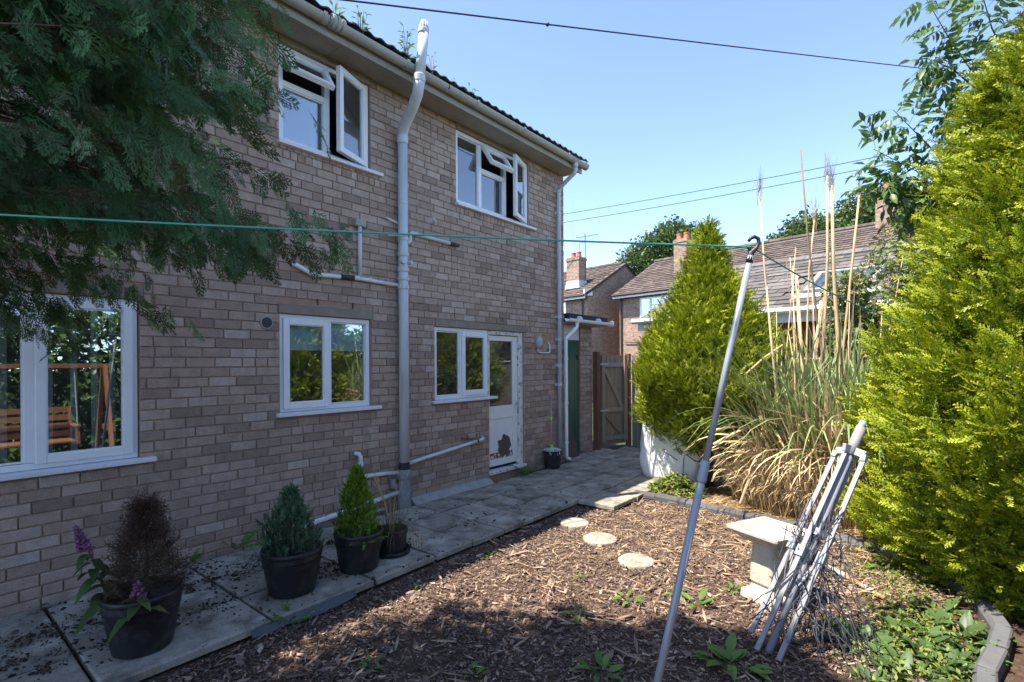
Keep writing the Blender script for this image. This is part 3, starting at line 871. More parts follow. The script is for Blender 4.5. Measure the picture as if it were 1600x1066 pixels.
for c in range(9):
    s0 = 0.1 + c * 0.1; s1 = s0 + 0.103
    xs_ = np.arange(HX0, 7.42, TL / 8)
    r0 = [(x, -0.435 + run * s0, 4.985 + rise * s0 + 0.03 + 0.026 * (0.5 + 0.5 * math.cos((x - 7.42) / TL * 4 * PI))) for x in xs_]
    r1 = [(x, -0.435 + run * s1, 4.985 + rise * s1 + 0.006 + 0.026 * (0.5 + 0.5 * math.cos((x - 7.42) / TL * 4 * PI))) for x in xs_]
    for p, q, p1, q1 in zip(r0[:-1], r0[1:], r1[:-1], r1[1:]):
        b.quad(p, q, q1, p1); b.quad((p[0], p[1], p[2] - 0.02), (q[0], q[1], q[2] - 0.02), q, p)
b.quad((HX0, 3.0, gz + 0.05), (7.42, 3.0, gz + 0.05), (7.42, 6.4, 4.98), (HX0, 6.4, 4.98))
b.build('roof_slope', m_rooft, house, kind='stuff')

# soil pipe and waste pipes
PX, PY = 3.815, -0.085
MB().tube([(PX, PY, 0.5), (PX, PY, 2.0), (PX, PY, 4.24)], 0.056, 20).build('soil_pipe', m_pipe, house, smooth=True)
sp2 = MB().tube([(PX, PY, 4.22), (PX, PY, 4.3), (PX - 0.02, PY - 0.05, 4.38), (PX - 0.08, PY - 0.27, 4.50), (PX - 0.115, PY - 0.4, 4.6), (PX - 0.118, PY - 0.425, 4.68), (PX - 0.11, PY - 0.43, 4.76)], 0.06, 20)
sp2.build('soil_pipe_bend', m_clay if False else m_pipe, house, smooth=True)
MB().tube([(PX - 0.112, PY - 0.43, 4.74), (PX - 0.04, PY - 0.43, 5.33)], 0.055, 20).build('soil_pipe', m_pipe, house, smooth=True)
for p, r_, h_ in (((PX, PY, 4.2), 0.066, 0.09), ((PX - 0.112, PY - 0.43, 4.72), 0.066, 0.08), ((PX - 0.05, PY - 0.43, 5.28), 0.06, 0.05), ((PX, PY, 2.52), 0.068, 0.05), ((PX, PY, 2.62), 0.066, 0.04), ((PX, PY, 2.72), 0.067, 0.05), ((PX, PY, 2.90), 0.066, 0.05), ((PX, PY, 3.08), 0.064, 0.04), ((PX, PY, 3.5), 0.06, 0.03)):
    MB().lathe([(r_ * 0.93, 0), (r_, 0.008), (r_, h_ - 0.008), (r_ * 0.93, h_)], p, 24).build('collar', m_pipe, house, smooth=False)
cg = MB()
for k in range(10):
    a = 2 * PI * k / 10
    cg.tube([(PX - 0.04 + 0.05 * math.cos(a), PY - 0.43 + 0.05 * math.sin(a), 5.33), (PX - 0.04 + 0.047 * math.cos(a), PY - 0.43 + 0.047 * math.sin(a), 5.39), (PX - 0.04 + 0.028 * math.cos(a), PY - 0.43 + 0.028 * math.sin(a), 5.425)], 0.006, 5)
cg.lathe([(0.03, 5.42), (0.032, 5.43), (0.01, 5.44)], (PX - 0.04, PY - 0.43, 0), 12).lathe([(0.053, 5.36), (0.053, 5.366)], (PX - 0.04, PY - 0.43, 0), 12)
cg.build('vent_cage', m_white, house)
for sx in (-1, 1):
    MB().tube([(PX + sx * 0.03, PY - 0.03, 2.83), (PX + sx * 0.055, PY - 0.085, 2.83)], 0.028, 14).build('boss', m_pipe, house)
b = MB().lathe([(0.075, -0.03), (0.075, 0.2), (0.07, 0.32), (0.082, 0.34), (0.082, 0.4), (0.062, 0.43), (0.058, 0.44)], (PX, PY, 0), 24)
b.build('drain_socket', m_clay, house, smooth=False)
MB().lathe([(0.058, 0.43), (0.061, 0.445), (0.061, 0.51), (0.058, 0.52)], (PX, PY, 0), 20).build('rubber_seal', m_black, house)
MB().tube([(PX - 0.04, -0.05, 0.22), (PX - 0.13, -0.03, 0.26), (PX - 0.13, -0.03, 0.34)], 0.04, 10).build('drain_branch', m_clay, house, smooth=True)


def wpipe(pts, r_=0.021, name='waste_pipe', m_=None):
    return MB().tube(pts, r_, 12).build(name, m_ or m_pipe_w, house, smooth=True)


wpipe([(PX - 0.05, -0.05, 2.565), (3.25, -0.045, 2.58), (2.7, -0.045, 2.555), (2.55, -0.045, 2.62), (2.5, -0.02, 2.64)], 0.022)
wpipe([(3.02, -0.045, 2.57), (3.18, -0.045, 2.578)], 0.026, 'rubber_coupling', m_black)
wpipe([(3.26, -0.045, 2.59), (3.26, -0.045, 3.16)], 0.022, m_=m_pipe)
MB().box(3.19, 3.33, -0.075, 0.0, 3.14, 3.22).build('pipe_cover', m_mortar2, house, bevel=0.012)
for x in (3.22, 3.38):
    MB().lathe([(0.026, x - 0.02), (0.027, x), (0.026, x + 0.02)], (0, -0.045, 2.582), 12, 'X').build('collar', m_pipe_w, house)
wpipe([(PX + 0.05, -0.06, 3.09), (3.93, -0.05, 3.09), (3.95, -0.05, 3.12), (3.95, -0.05, 3.19), (3.97, -0.05, 3.215), (4.1, -0.045, 3.21), (4.62, -0.045, 3.20)], 0.022, m_=m_pipe)
wpipe([(4.6, -0.045, 3.2), (4.76, -0.04, 3.2)], 0.024, 'rubber_coupling', m_black)
wpipe([(3.6, -0.09, 3.11), (PX, -0.15, 3.14)], 0.012)
wpipe([(3.62, -0.03, 3.32), (3.79, -0.05, 3.28)], 0.012)
wpipe([(4.19, -0.2, 3.40), (4.40, 0.02, 3.43)], 0.012)
wpipe([(PX + 0.05, -0.06, 0.485), (4.1, -0.06, 0.51), (5.17, -0.06, 0.615), (5.21, -0.05, 0.63), (5.22, 0.0, 0.64)], 0.022)
wpipe([(PX - 0.05, -0.06, 0.405), (3.5, -0.06, 0.43), (3.3, -0.05, 0.44)], 0.022)
wpipe([(3.25, -0.05, 0.3), (3.25, -0.05, 0.66), (3.235, -0.045, 0.69), (3.2, -0.01, 0.7)], 0.022)
MB().lathe([(0.028, 0.56), (0.028, 0.6)], (3.25, -0.05, 0), 12).build('collar', m_pipe_w, house)
wpipe([(2.55, -0.06, 0.075), (3.2, -0.06, 0.125), (PX - 0.05, -0.06, 0.18)], 0.026)
# rainwater downpipe with swan neck
MB().tube([(7.06, GY, GZ - 0.03), (7.06, GY, 4.79)], [0.045, 0.036], 14).build('gutter_outlet', m_pipe, house, smooth=True)
MB().tube([(7.06, GY, 4.80), (7.06, GY, 4.76), (7.065, GY + 0.03, 4.72), (7.08, -0.1, 4.56), (7.085, -0.065, 4.53), (7.085, -0.06, 4.49), (7.085, -0.06, 0.03)], 0.034, 16).build('downpipe', m_pipe, house, smooth=True)
for z in (4.5, 4.14, 2.42, 2.05, 1.62, 1.3):
    MB().lathe([(0.037, -0.025), (0.04, -0.02), (0.04, 0.02), (0.037, 0.025)], (7.085, -0.06, z), 16).box(7.03, 7.14, -0.03, 0.0, z - 0.02, z + 0.02).build('pipe_clip', m_pipe, house)
# outside tap, lamp, vents
tp = MB().tube([(4.93, 0.0, 0.66), (4.93, -0.05, 0.665), (4.97, -0.08, 0.66), (5.03, -0.1, 0.655), (5.06, -0.1, 0.63), (5.06, -0.1, 0.6)], 0.013, 10)
tp.tube([(4.83, -0.015, 0.67), (4.93, -0.03, 0.665)], 0.011, 8).tube([(5.03, -0.1, 0.66), (5.03, -0.1, 0.7)], 0.01, 8).beam((5.0, -0.1, 0.705), (5.07, -0.1, 0.705), 0.012, 0.012).ball((4.93, -0.045, 0.665), 0.022)
tp.build('outside_tap', m_brass, house, smooth=True)
lmp = MB().lathe([(0.05, 0.0), (0.075, -0.005), (0.075, -0.03), (0.06, -0.035)], (0, 0, 0), 20, 'Y').xf(Matrix.Translation((6.54, 0, 1.975)) @ Matrix.Diagonal((1, 1, 1.35, 1)))
lamp_o = lmp.build('wall_lamp', m_alu2, house)
MB().ball((0, 0, 0), 0.066, 16, 10).xf(Matrix.Translation((6.54, -0.045, 1.99)) @ Matrix.Diagonal((0.95, 0.75, 1.3, 1))).build('lamp_glass', mat('ribbed_lamp_glass', (0.5, 0.52, 0.5), 0.2, 0.3, 60, spec=0.7), lamp_o, smooth=True)
b = MB()
for a in (-0.5, 0.0, 0.5):
    b.tube([(6.54 + 0.075 * math.sin(t) * math.cos(a * 1.6) , -0.045 - 0.06 * math.cos(t), 1.99 + 0.1 * math.sin(t) * math.sin(a * 1.6)) for t in [(-1.5 + 3.0 * k / 8) for k in range(9)]], 0.004, 5)
b.build('lamp_guard', m_metal, lamp_o)
MB().tube([(6.52, -0.03, 1.87), (6.54, -0.03, 1.83), (6.66, -0.03, 1.82), (6.82, -0.03, 1.825), (6.85, -0.03, 1.85), (6.85, -0.03, 1.95), (6.82, -0.02, 2.0)], 0.009, 8).build('cable_loop', m_white, house, smooth=True)


def airbrick(x, z, w, h_):
    a = MB(); frame_bars(a, x - w / 2, x + w / 2, z - h_ / 2, z + h_ / 2, 0.018, -0.008, 0.02)
    a.box(x - w / 2 + 0.018, x + w / 2 - 0.018, 0.004, 0.02, z - h_ / 2 + 0.018, z + h_ / 2 - 0.018)
    for i in range(4):
        xx = x - w / 2 + 0.018 + (w - 0.036) * (i + 1) / 5
        a.box(xx - 0.006, xx + 0.006, -0.004, 0.004, z - h_ / 2 + 0.019, z + h_ / 2 - 0.019)
    for i in range(3):
        zz = z - h_ / 2 + 0.018 + (h_ - 0.036) * (i + 1) / 4
        a.box(x - w / 2 + 0.019, x + w / 2 - 0.019, -0.003, 0.003, zz - 0.005, zz + 0.005)
    a.build('air_brick', m_terra, house)


airbrick(6.79, 2.05, 0.23, 0.17)
airbrick(6.78, 0.42, 0.22, 0.15)
MB().lathe([(0.052, -0.012), (0.06, -0.014), (0.06, 0.0), (0.052, 0.0)], (2.268, 0, 2.05), 24, 'Y').build('vent_ring', m_mortar2, house)
MB().lathe([(0.048, -0.0155), (0.049, -0.015)], (2.268, 0, 2.05), 24, 'Y').build('vent_hole', m_black, house)

# ------------------------------------------------------------------ outhouse beside the house
oh = thing('outhouse', 'low brick outhouse with a tall dark green door and felt roof', 'outhouse', (8.0, 0.17, 0))
OY = 0.17
b = MB().box(7.335, 8.55, 1.9, 2.0, -0.05, 2.38).box(8.46, 8.55, OY + 0.02, 1.9, -0.05, 2.38).box(8.12, 8.46, OY + 0.012, OY + 0.1, -0.05, 2.38)
b.build('wall', m_mortar, oh)
gi = 0
for j in range(29):
    z0 = -0.05 + j * COURSE
    parts = [(8.115, 8.34), (8.34, 8.55)] if j % 2 else [(8.115, 8.23), (8.23, 8.455), (8.455, 8.55)]
    for a, c in parts:
        w, h_ = c - a - 0.01, COURSE - 0.01
        k = (round(w / 0.004), round(h_ / 0.004))
        if k not in cache:
            v, f = brick_geo(w, h_); me = bpy.data.meshes.new('brick'); me.from_pydata(v, [], f); me.materials.append(m_brick); cache[k] = me
        o = bpy.data.objects.new('brick', cache[k]); link(o, oh)
        o.location = ((a + c) / 2, OY + rnd.uniform(-0.002, 0.002), z0 + COURSE / 2)
for i in range(5):
    x0 = 7.38 + i * 0.148
    MB().box(x0 + 0.003, x0 + 0.145, OY + 0.04 + (i % 2) * 0.002, OY + 0.07, 0.03, 2.06).build('door_board', m_green, oh, bevel=0.006)
MB().box(7.36, 8.115, OY + 0.03, OY + 0.08, 2.07, 2.34).build('door_head_panel', m_upvc_b, oh)
MB().box(8.04, 8.06, OY + 0.02, OY + 0.038, 1.72, 1.8).build('latch', m_black, oh)
MB().box(7.32, 8.66, OY - 0.24, OY + 0.02, 2.335, 2.36).build('soffit', m_soffit, oh)
MB().box(7.34, 8.68, OY - 0.26, OY + 2.0, 2.40, 2.505).build('roof', m_felt, oh, bevel=0.008)
MB().box(8.67, 8.70, OY - 0.24, OY + 2.0, 2.37, 2.51).build('roof_edge_trim', m_felt, oh)
ring = []
gy, gz_, gr = OY - 0.3, 2.405, 0.055
for x in (7.22, 8.74):
    ring.append([(x, gy + gr * math.cos(a), gz_ + gr * math.sin(a)) for a in [PI + PI * k / 10 for k in range(11)]] + [(x, gy + (gr - 0.006) * math.cos(a), gz_ + 0.001 + (gr - 0.006) * math.sin(a)) for a in [2 * PI - PI * k / 10 for k in range(11)]])
MB().rings(ring).build('gutter', m_white, oh)
MB().lathe([(0.055, 8.735), (0.057, 8.74), (0.057, 8.76), (0.04, 8.763)], (0, gy, gz_ - 0.01), 14, 'X').build('gutter_end', m_white, oh)
for x in (7.6, 8.25):
    MB().lathe([(0.0575, x - 0.015), (0.06, x - 0.012), (0.06, x + 0.012), (0.0575, x + 0.015)], (0, gy, gz_), 16, 'X').build('gutter_bracket', m_white, oh)
MB().tube([(7.52, gy, 2.37), (7.52, gy, 2.30), (7.50, gy, 2.26), (7.28, -0.075, 2.08), (7.262, -0.07, 2.05), (7.262, -0.07, 0.08), (7.275, -0.085, 0.05), (7.31, -0.12, 0.03)], 0.031, 16).build('downpipe', m_white, oh, smooth=True)
for z in (2.06, 1.72, 0.98, 0.32):
    MB().lathe([(0.034, -0.02), (0.037, -0.016), (0.037, 0.016), (0.034, 0.02)], (7.262, -0.07, z), 14).build('pipe_clip', m_white, oh)

# board leaning at the green door
bl = MB().beam((7.60, 0.01, 0.015), (7.53, 0.17, 0.56), 0.36, 0.02, up=(1, 0, 0))
bl = MB()
p0, p1, p2, p3 = (7.44, 0.02, 0.004), (7.84, 0.03, 0.004), (7.74, 0.15, 0.55), (7.42, 0.15, 0.60)
off = Vector((0, 0.018, 0.006))
bl.rings([[p0, p1, p2, p3], [tuple(Vector(p) + off) for p in (p0, p1, p2, p3)]])
tag(bl.build('leaning_mat', mat('ribbed_brown_mat', (0.09, 0.07, 0.055), 0.9, 0.4, 60, bump=0.8, bs=70), origin=(7.63, 0.03, 0)), 'brown ribbed mat leaning against the dark green door', 'mat')

# ------------------------------------------------------------------ gate, posts and fence
gate = thing('garden_gate', 'wooden garden gate with diagonal braces between brown posts', 'gate', (8.65, 0.12, 0.05))
GA, GB = Vector((8.69, 0.10, 0)), Vector((9.36, -0.1, 0))
gd = (GB - GA).normalized(); gn = Vector((gd.y, -gd.x, 0))
if gn.y > 0: gn = -gn
gl = (GB - GA).length
nb = 7
for i in range(nb):
    a = GA + gd * (gl * i / nb + 0.004); c = GA + gd * (gl * (i + 1) / nb - 0.004)
    m = MB(); q = -gn * 0.018
    zt = 1.815 - rnd.uniform(0, 0.012)
    zb = 0.06
    m.rings([[a + U0 * zb, c + U0 * zb, c + q + U0 * zb, a + q + U0 * zb], [a + U0 * zt, c + U0 * zt, c + q + U0 * zt, a + q + U0 * zt]])
    m.build('board', m_wood, gate)
for z, m_ in ((1.62, m_wood_g), (0.74, m_wood), (0.2, m_wood_g)):
    MB().beam(GA + gn * 0.02 + U0 * z, GB + gn * 0.02 + U0 * z, 0.034, 0.085).build('rail', m_, gate)
for p, q in ((GA, 0), (GB - gd * 0.09, 1)):
    MB().beam(p + gd * 0.045 + gn * 0.0575 + U0 * 0.13, p + gd * 0.045 + gn * 0.0575 + U0 * 1.8, 0.075, 0.03, up=gn).build('stile', m_wood, gate)
MB().beam(GA + gd * 0.1 + gn * 0.021 + U0 * 1.57, GB - gd * 0.12 + gn * 0.021 + U0 * 0.79, 0.03, 0.07).build('brace', m_wood, gate)
MB().beam(GA + gd * 0.1 + gn * 0.021 + U0 * 0.69, GB - gd * 0.12 + gn * 0.021 + U0 * 0.25, 0.03, 0.07).build('brace', m_wood, gate)
for z in (1.63, 0.74):
    MB().beam(GA - gd * 0.05 + gn * 0.077 + U0 * z, GA + gd * 0.16 + gn * 0.077 + U0 * z, 0.006, 0.035).build('hinge', m_metal, gate)
b = MB().box(8.555, 8.665, 0.06, 0.17, -0.1, 1.87)
tag(b.build('gate_post', m_post, origin=(8.63, 0.11, 0), bevel=0.006), 'brown gate post beside the outhouse brickwork', 'post', 'gate posts')
b = MB().box(9.38, 9.47, -0.18, -0.09, -0.1, 1.84)
tag(b.build('gate_post', m_post, origin=(9.425, -0.13, 0), bevel=0.006), 'brown gate post where the grey fence begins', 'post', 'gate posts')
fen = thing('board_fence', 'grey board fence with a white cap behind the golden conifer and pampas', 'fence', (9.45, -2.8, 0))
fa, fb = Vector((9.46, -0.2, 0)), Vector((9.25, -7.0, 0))
fd = (fb - fa).normalized(); fl = (fb - fa).length; nf = int(fl / 0.125)
for i in range(nf):
    a = fa + fd * (i * 0.125 + 0.003); c = fa + fd * ((i + 1) * 0.125 - 0.003)
    x_ = Vector((0.016, 0, 0)); lift = Vector((0.009 * (i % 2), 0, 0))
    m = MB(); zt = 1.69 + rnd.uniform(-0.008, 0.004) + (0.11 if i < 8 else 0)
    m.rings([[a + lift + U0 * -0.06, c + lift + U0 * -0.06, c + lift + x_ + U0 * -0.06, a + lift + x_ + U0 * -0.06], [a + lift + U0 * zt, c + lift + U0 * zt, c + lift + x_ + U0 * zt, a + lift + x_ + U0 * zt]])
    m.build('board', m_wood_f, fen)
MB().beam(fa + fd * 1.05 + Vector((0.01, 0, 1.705)), fb + Vector((0.01, 0, 1.705)), 0.07, 0.025).build('capping', m_frame_far, fen)
b = MB().beam((8.06, -2.66, -0.06), (8.0, -2.62, 0.52), 0.17, 0.03, up=(1, 0, 0))
tag(b.build('timber_board', m_wood_g, origin=(8.05, -2.64, -0.06)), 'grey weathered board standing upright behind the conifer trunk', 'board')

# ------------------------------------------------------------------ houses beyond
def far_window(root, p, w, h_, lights=3, vent=True):
    """a white window on a far front; p is the bottom right corner seen from the garden, along E2"""
    out = -N2
    def P(u, z, o): return p + E2 * u + U0 * z + out * o
    def bar(mb, u0, u1, z0, z1, o0=0.0, o1=0.03):
        mb.rings([[P(u0, z0, o0), P(u1, z0, o0), P(u1, z1, o0), P(u0, z1, o0)], [P(u0, z0, o1), P(u1, z0, o1), P(u1, z1, o1), P(u0, z1, o1)]])
    fr_ = MB(); t = 0.055
    bar(fr_, 0, w, 0, t); bar(fr_, 0, w, h_ - t, h_); bar(fr_, 0, t, t, h_ - t); bar(fr_, w - t, w, t, h_ - t)
    for i in range(1, lights): bar(fr_, w * i / lights - 0.04, w * i / lights + 0.04, t, h_ - t)
    if vent and lights > 1:
        i = 1
        bar(fr_, w * i / lights + 0.04, w * (i + 1) / lights - 0.04, h_ * 0.68, h_ * 0.68 + 0.05)
    win = fr_.build('window', m_frame_far, root)
    g_ = MB(); bar(g_, t, w - t, t, h_ - t, 0.004, 0.008); g_.build('pane', m_glass_up, win)
    c_ = MB(); bar(c_, 0.06, w * 0.27, 0.06, h_ - 0.06, 0.001, 0.003); bar(c_, w * 0.73, w - 0.06, 0.06, h_ - 0.06, 0.001, 0.003); c_.build('curtain', m_curtain, win)
    s_ = MB(); bar(s_, -0.06, w + 0.06, -0.06, -0.005, 0, 0.08); s_.build('window_sill', m_frame_far, win)


def chimney(root, base, zb, zt, w, dp, pots):
    c = MB()
    def ring(k, z): return [base + E2 * (i * w / 2 * k) + N2 * (j * dp / 2 * k) + U0 * z for i, j in ((-1, -1), (1, -1), (1, 1), (-1, 1))]
    c.rings([ring(1, zb), ring(1, zt - 0.16), ring(1.1, zt - 0.15), ring(1.1, zt - 0.05), ring(1.0, zt - 0.045), ring(1.0, zt)])
    ch = c.build('chimney', m_farbrick, root)
    for k in range(pots):
        q = base + E2 * ((k - (pots - 1) / 2) * 0.33)
        MB().lathe([(0.13, zt - 0.01), (0.11, zt + 0.2), (0.125, zt + 0.22), (0.125, zt + 0.27), (0.09, zt + 0.27), (0.09, zt + 0.1)], (q.x, q.y, 0), 12).build('chimney_pot', m_pot_red, ch)
    f_ = MB(); f_.rings([ring(1.2, zb + 0.25), ring(1.02, zb + 0.62)], False); f_.build('flashing', m_lead, ch)
    return ch


def tiled_slope(root, c0, along, L, up_vec, S, tw, th, m_, name='roof_tiles', thick=0.03):
    """a slope of overlapping tiles, each with its own lift and edge"""
    nx, ny = int(L / tw), int(S / th)
    nrm_ = along.cross(up_vec).normalized()
    if nrm_.z < 0: nrm_ = -nrm_
    t = MB()
    for j in range(ny):
        for i in range(nx):
            o_ = (0.5 * tw if j % 2 else 0)
            a = c0 + along * (i * tw + o_ + 0.006) + up_vec * (j * th)
            lift = nrm_ * (thick + rnd.uniform(0, 0.012))
            w_ = along * (tw - 0.012); u_ = up_vec * (th * 1.06)
            A, B, Cc, D = a + lift, a + w_ + lift, a + w_ + u_ + nrm_ * 0.004, a + u_ + nrm_ * 0.004
            t.quad(A, B, Cc, D); t.quad(a, a + w_, B, A)
    return t.build(name, m_, root, kind='stuff')


def terrace(name, label, corner, L, half, ze, zr, loc):
    """corner: front left or right end of the eave nearest; runs L along -E2"""
    r = thing(name, label, 'house', loc)
    d = -E2
    w = MB()
    A, B = corner, corner + d * L
    for p, q in ((A, B), (A + N2 * 2 * half, B + N2 * 2 * half)):
        w.rings([[p, q, q + N2 * 0.02, p + N2 * 0.02], [p + U0 * ze, q + U0 * ze, q + N2 * 0.02 + U0 * ze, p + N2 * 0.02 + U0 * ze]])
    for p in (A, B):
        g0, g1 = p, p + N2 * 2 * half
        w.poly([g0, g1, g1 + U0 * ze, g0 + N2 * half + U0 * zr, g0 + U0 * ze])
    w.build('wall', m_farbrick, r)
    ov = 0.35
    sl = (zr - ze) / half
    rf = MB()
    a0 = A + d * -0.12 - N2 * ov + U0 * (ze - ov * sl + 0.06); b0 = B + d * 0.12 - N2 * ov + U0 * (ze - ov * sl + 0.06)
    a1 = A + d * -0.12 + N2 * half + U0 * (zr + 0.06); b1 = B + d * 0.12 + N2 * half + U0 * (zr + 0.06)
    a2 = a0 + N2 * (2 * half + 2 * ov); b2 = b0 + N2 * (2 * half + 2 * ov)
    rf.quad(a0, b0, b1, a1); rf.quad(a2, b2, b1, a1)
    ro = rf.build('roof', m_rooft, r)
    upv = (a1 - a0); S = upv.length; upv.normalize()
    tiled_slope(ro, a0, d, L + 0.2, upv, S, 0.3, 0.24, m_ctile)
    rd = MB()
    for i in range(int(L / 0.45)):
        p = a1 + d * (i * 0.45); rd.tube([p + d * 0.005, p + d * 0.445], 0.11, 8)
    rd.build('ridge_tiles', m_ctile, ro, kind='stuff')
    f0, f1 = a0 - U0 * 0.1 + N2 * 0.02, b0 - U0 * 0.1 + N2 * 0.02
    MB().beam(f0, f1, 0.03, 0.17).build('fascia', m_frame_far, r)
    MB().tube([f0 - N2 * 0.07 + U0 * 0.05, f1 - N2 * 0.07 + U0 * 0.05], 0.055, 8).build('gutter', m_drain, r)
    vb = MB()
    for s_ in (0, 1):
        p = (A if s_ == 0 else B) + d * (-0.1 if s_ == 0 else 0.1)
        vb.beam(p - N2 * ov + U0 * (ze - ov * sl), p + N2 * half + U0 * zr, 0.03, 0.12)
    vb.build('barge_board', m_drain, r)
    return r


# left house: its right hand end is the gable, so it runs away from the garden to the left
Lc = Vector((20.0, 7.06, -0.3))
lh = terrace('neighbour_house', 'brown brick house with a shaded gable end and chimney left of the gap', Lc + E2 * 9.0, 9.0, 2.87, 5.15, 6.75, (20, 7, -0.3))
chimney(lh, Vector((20.75, 8.1, 0)), 4.9, 6.62, 0.75, 0.55, 2)
far_window(lh, Vector((20.0, 7.06, 3.32)) + E2 * 1.25, 1.35, 1.2)
far_window(lh, Vector((20.0, 7.06, 0.9)) + E2 * 1.25, 1.35, 1.2)
MB().tube([Lc - N2 * 0.35 + E2 * 0.25 + U0 * 5.0, Lc - N2 * 0.06 + E2 * 0.25 + U0 * 4.75, Lc - N2 * 0.06 + E2 * 0.25 + U0 * 0.1], 0.04, 8).build('downpipe', m_drain, lh)
MB().beam(Lc - N2 * 0.3 + U0 * 5.1 - E2 * 0.05, Lc + N2 * 0.25 + U0 * 5.15 - E2 * 0.05, 0.08, 0.3).build('eaves_box', m_frame_far, lh)
ae = thing('tv_aerial', 'thin television aerial on the chimney of the left house', 'aerial', (20.9, 8.0, 6.3))
m = MB().tube([(20.9, 7.7, 5.6), (20.9, 7.7, 7.75)], 0.02, 6)
m.tube([(20.9, 7.0, 7.6), (20.9, 8.2, 7.62)], 0.012, 5)
for k in range(7): m.tube([(20.75, 7.05 + 0.17 * k, 7.6), (21.05, 7.05 + 0.17 * k, 7.6)], 0.008, 4)
m.tube([(20.9, 7.7, 7.35), (20.9, 8.0, 7.35), (20.9, 8.0, 6.9)], 0.012, 5)
m.build('mast', m_cable, ae)

Mc = Vector((20.91, 5.94, -0.3))
mh = terrace('terraced_house', 'long brown brick terrace with two chimneys behind the golden conifer', Mc, 15.0, 3.16, 5.12, 6.86, (21, 3, -0.3))
chimney(mh, Vector((22.0, 3.45, 0)), 4.6, 7.0, 0.6, 0.5, 2)
chimney(mh, Vector((22.55, -3.72, 0)), 5.4, 7.75, 0.62, 0.6, 1)
far_window(mh, Vector((20.91, 5.94, 3.3)) - E2 * 2.62, 1.55, 1.15)
far_window(mh, Vector((20.91, 5.94, 1.1)) - E2 * 2.35, 1.15, 1.0, 2)
far_window(mh, Vector((20.91, 5.94, 3.3)) - E2 * 6.6, 1.55, 1.15)
MB().tube([Mc - N2 * 0.35 - E2 * 0.12 + U0 * 5.0, Mc - N2 * 0.06 - E2 * 0.12 + U0 * 4.75, Mc - N2 * 0.06 - E2 * 0.12 + U0 * 0.1], 0.04, 8).build('downpipe', m_drain, mh)
MB().tube([Mc - N2 * 0.05 - E2 * (0.3 + k * 1.0) + U0 * (2.85 - 0.03 * math.sin(k)) for k in range(12)], 0.02, 5).build('wall_cable', m_drain, mh)

# slate roofed outbuilding with red cladding, just over the fence
ob = thing('slate_outbuilding', 'low outbuilding with slate roof, skylight and red boarded wall over the fence', 'outbuilding', (10.2, -3.0, 0))
A = Vector((10.26, 0.02, 0)); d = -E2; OL = 7.2; oh_, orz, ohalf = 2.56, 3.88, 2.7
up_ = (N2 * ohalf + U0 * (orz - oh_)); OS = up_.length; up_.normalize()
bs_ = MB()
bs_.quad(A + U0 * oh_, A + d * OL + U0 * oh_, A + d * OL + N2 * ohalf + U0 * orz, A + N2 * ohalf + U0 * orz)
bs_.quad(A + N2 * 2 * ohalf + U0 * oh_, A + d * OL + N2 * 2 * ohalf + U0 * oh_, A + d * OL + N2 * ohalf + U0 * orz, A + N2 * ohalf + U0 * orz)
orf = bs_.build('roof', m_rooft, ob)
nrm_ = d.cross(up_).normalized()
if nrm_.z < 0: nrm_ = -nrm_
nxs, nys = 20, 14
tw, th = OL / nxs, OS / nys
sl_cache = []
for k in range(3):
    w_ = tw - 0.008; t_ = 0.014 + 0.006 * k
    v = [(0, 0, t_), (w_, 0, t_), (w_, th * 1.25, 0.003), (0, th * 1.25, 0.003), (0, 0.0, 0.0), (w_, 0.0, 0.0)]
    me = bpy.data.meshes.new('slate'); me.from_pydata(v, [], [(0, 1, 2, 3), (4, 5, 1, 0), (4, 0, 3), (5, 2, 1)]); me.materials.append(m_slate); sl_cache.append(me)
SK = (3.05, 4.1, 0.62, 1.62)
for j in range(nys):
    for i in range(nxs):
        u0 = i * tw + (tw / 2 if j % 2 else 0); s0 = j * th
        if u0 + tw > SK[0] - 0.05 and u0 < SK[1] + 0.05 and s0 + th > SK[2] and s0 < SK[3]: continue
        p = A + U0 * oh_ + d * u0 + up_ * (s0 - 0.03) + nrm_ * 0.02
        o = bpy.data.objects.new('slate', sl_cache[rnd.randrange(3)])
        M = Matrix.Identity(4)
        for c, q in enumerate((d, up_, nrm_)):
            for r_ in range(3): M[r_][c] = q[r_]
        COL.objects.link(o); o.parent = orf
        o.matrix_basis = Matrix.Translation(p) @ M @ Matrix.Rotation(rnd.uniform(-0.012, 0.012), 4, 'Z')
def roof_box(mb, u0, u1, s0, s1, h0, h1):
    q = A + U0 * oh_
    mb.rings([[q + d * u + up_ * s_ + nrm_ * h0 for u, s_ in ((u0, s0), (u1, s0), (u1, s1), (u0, s1))], [q + d * u + up_ * s_ + nrm_ * h1 for u, s_ in ((u0, s0), (u1, s0), (u1, s1), (u0, s1))]])
kb = MB()
roof_box(kb, SK[0], SK[1], SK[2], SK[2] + 0.08, 0.02, 0.1); roof_box(kb, SK[0], SK[1], SK[3] - 0.08, SK[3], 0.02, 0.1)
roof_box(kb, SK[0], SK[0] + 0.08, SK[2] + 0.08, SK[3] - 0.08, 0.02, 0.1); roof_box(kb, SK[1] - 0.08, SK[1], SK[2] + 0.08, SK[3] - 0.08, 0.02, 0.1)
skl = kb.build('skylight', m_alu2, ob)
kb = MB(); roof_box(kb, SK[0] + 0.08, SK[1] - 0.08, SK[2] + 0.08, SK[3] - 0.08, 0.05, 0.06); kb.build('pane', m_glass_up, skl)
kb = MB(); roof_box(kb, SK[0] - 0.12, SK[1] + 0.12, SK[2] - 0.22, SK[2] - 0.005, 0.03, 0.045); kb.build('flashing', m_lead, skl)
rd = MB()
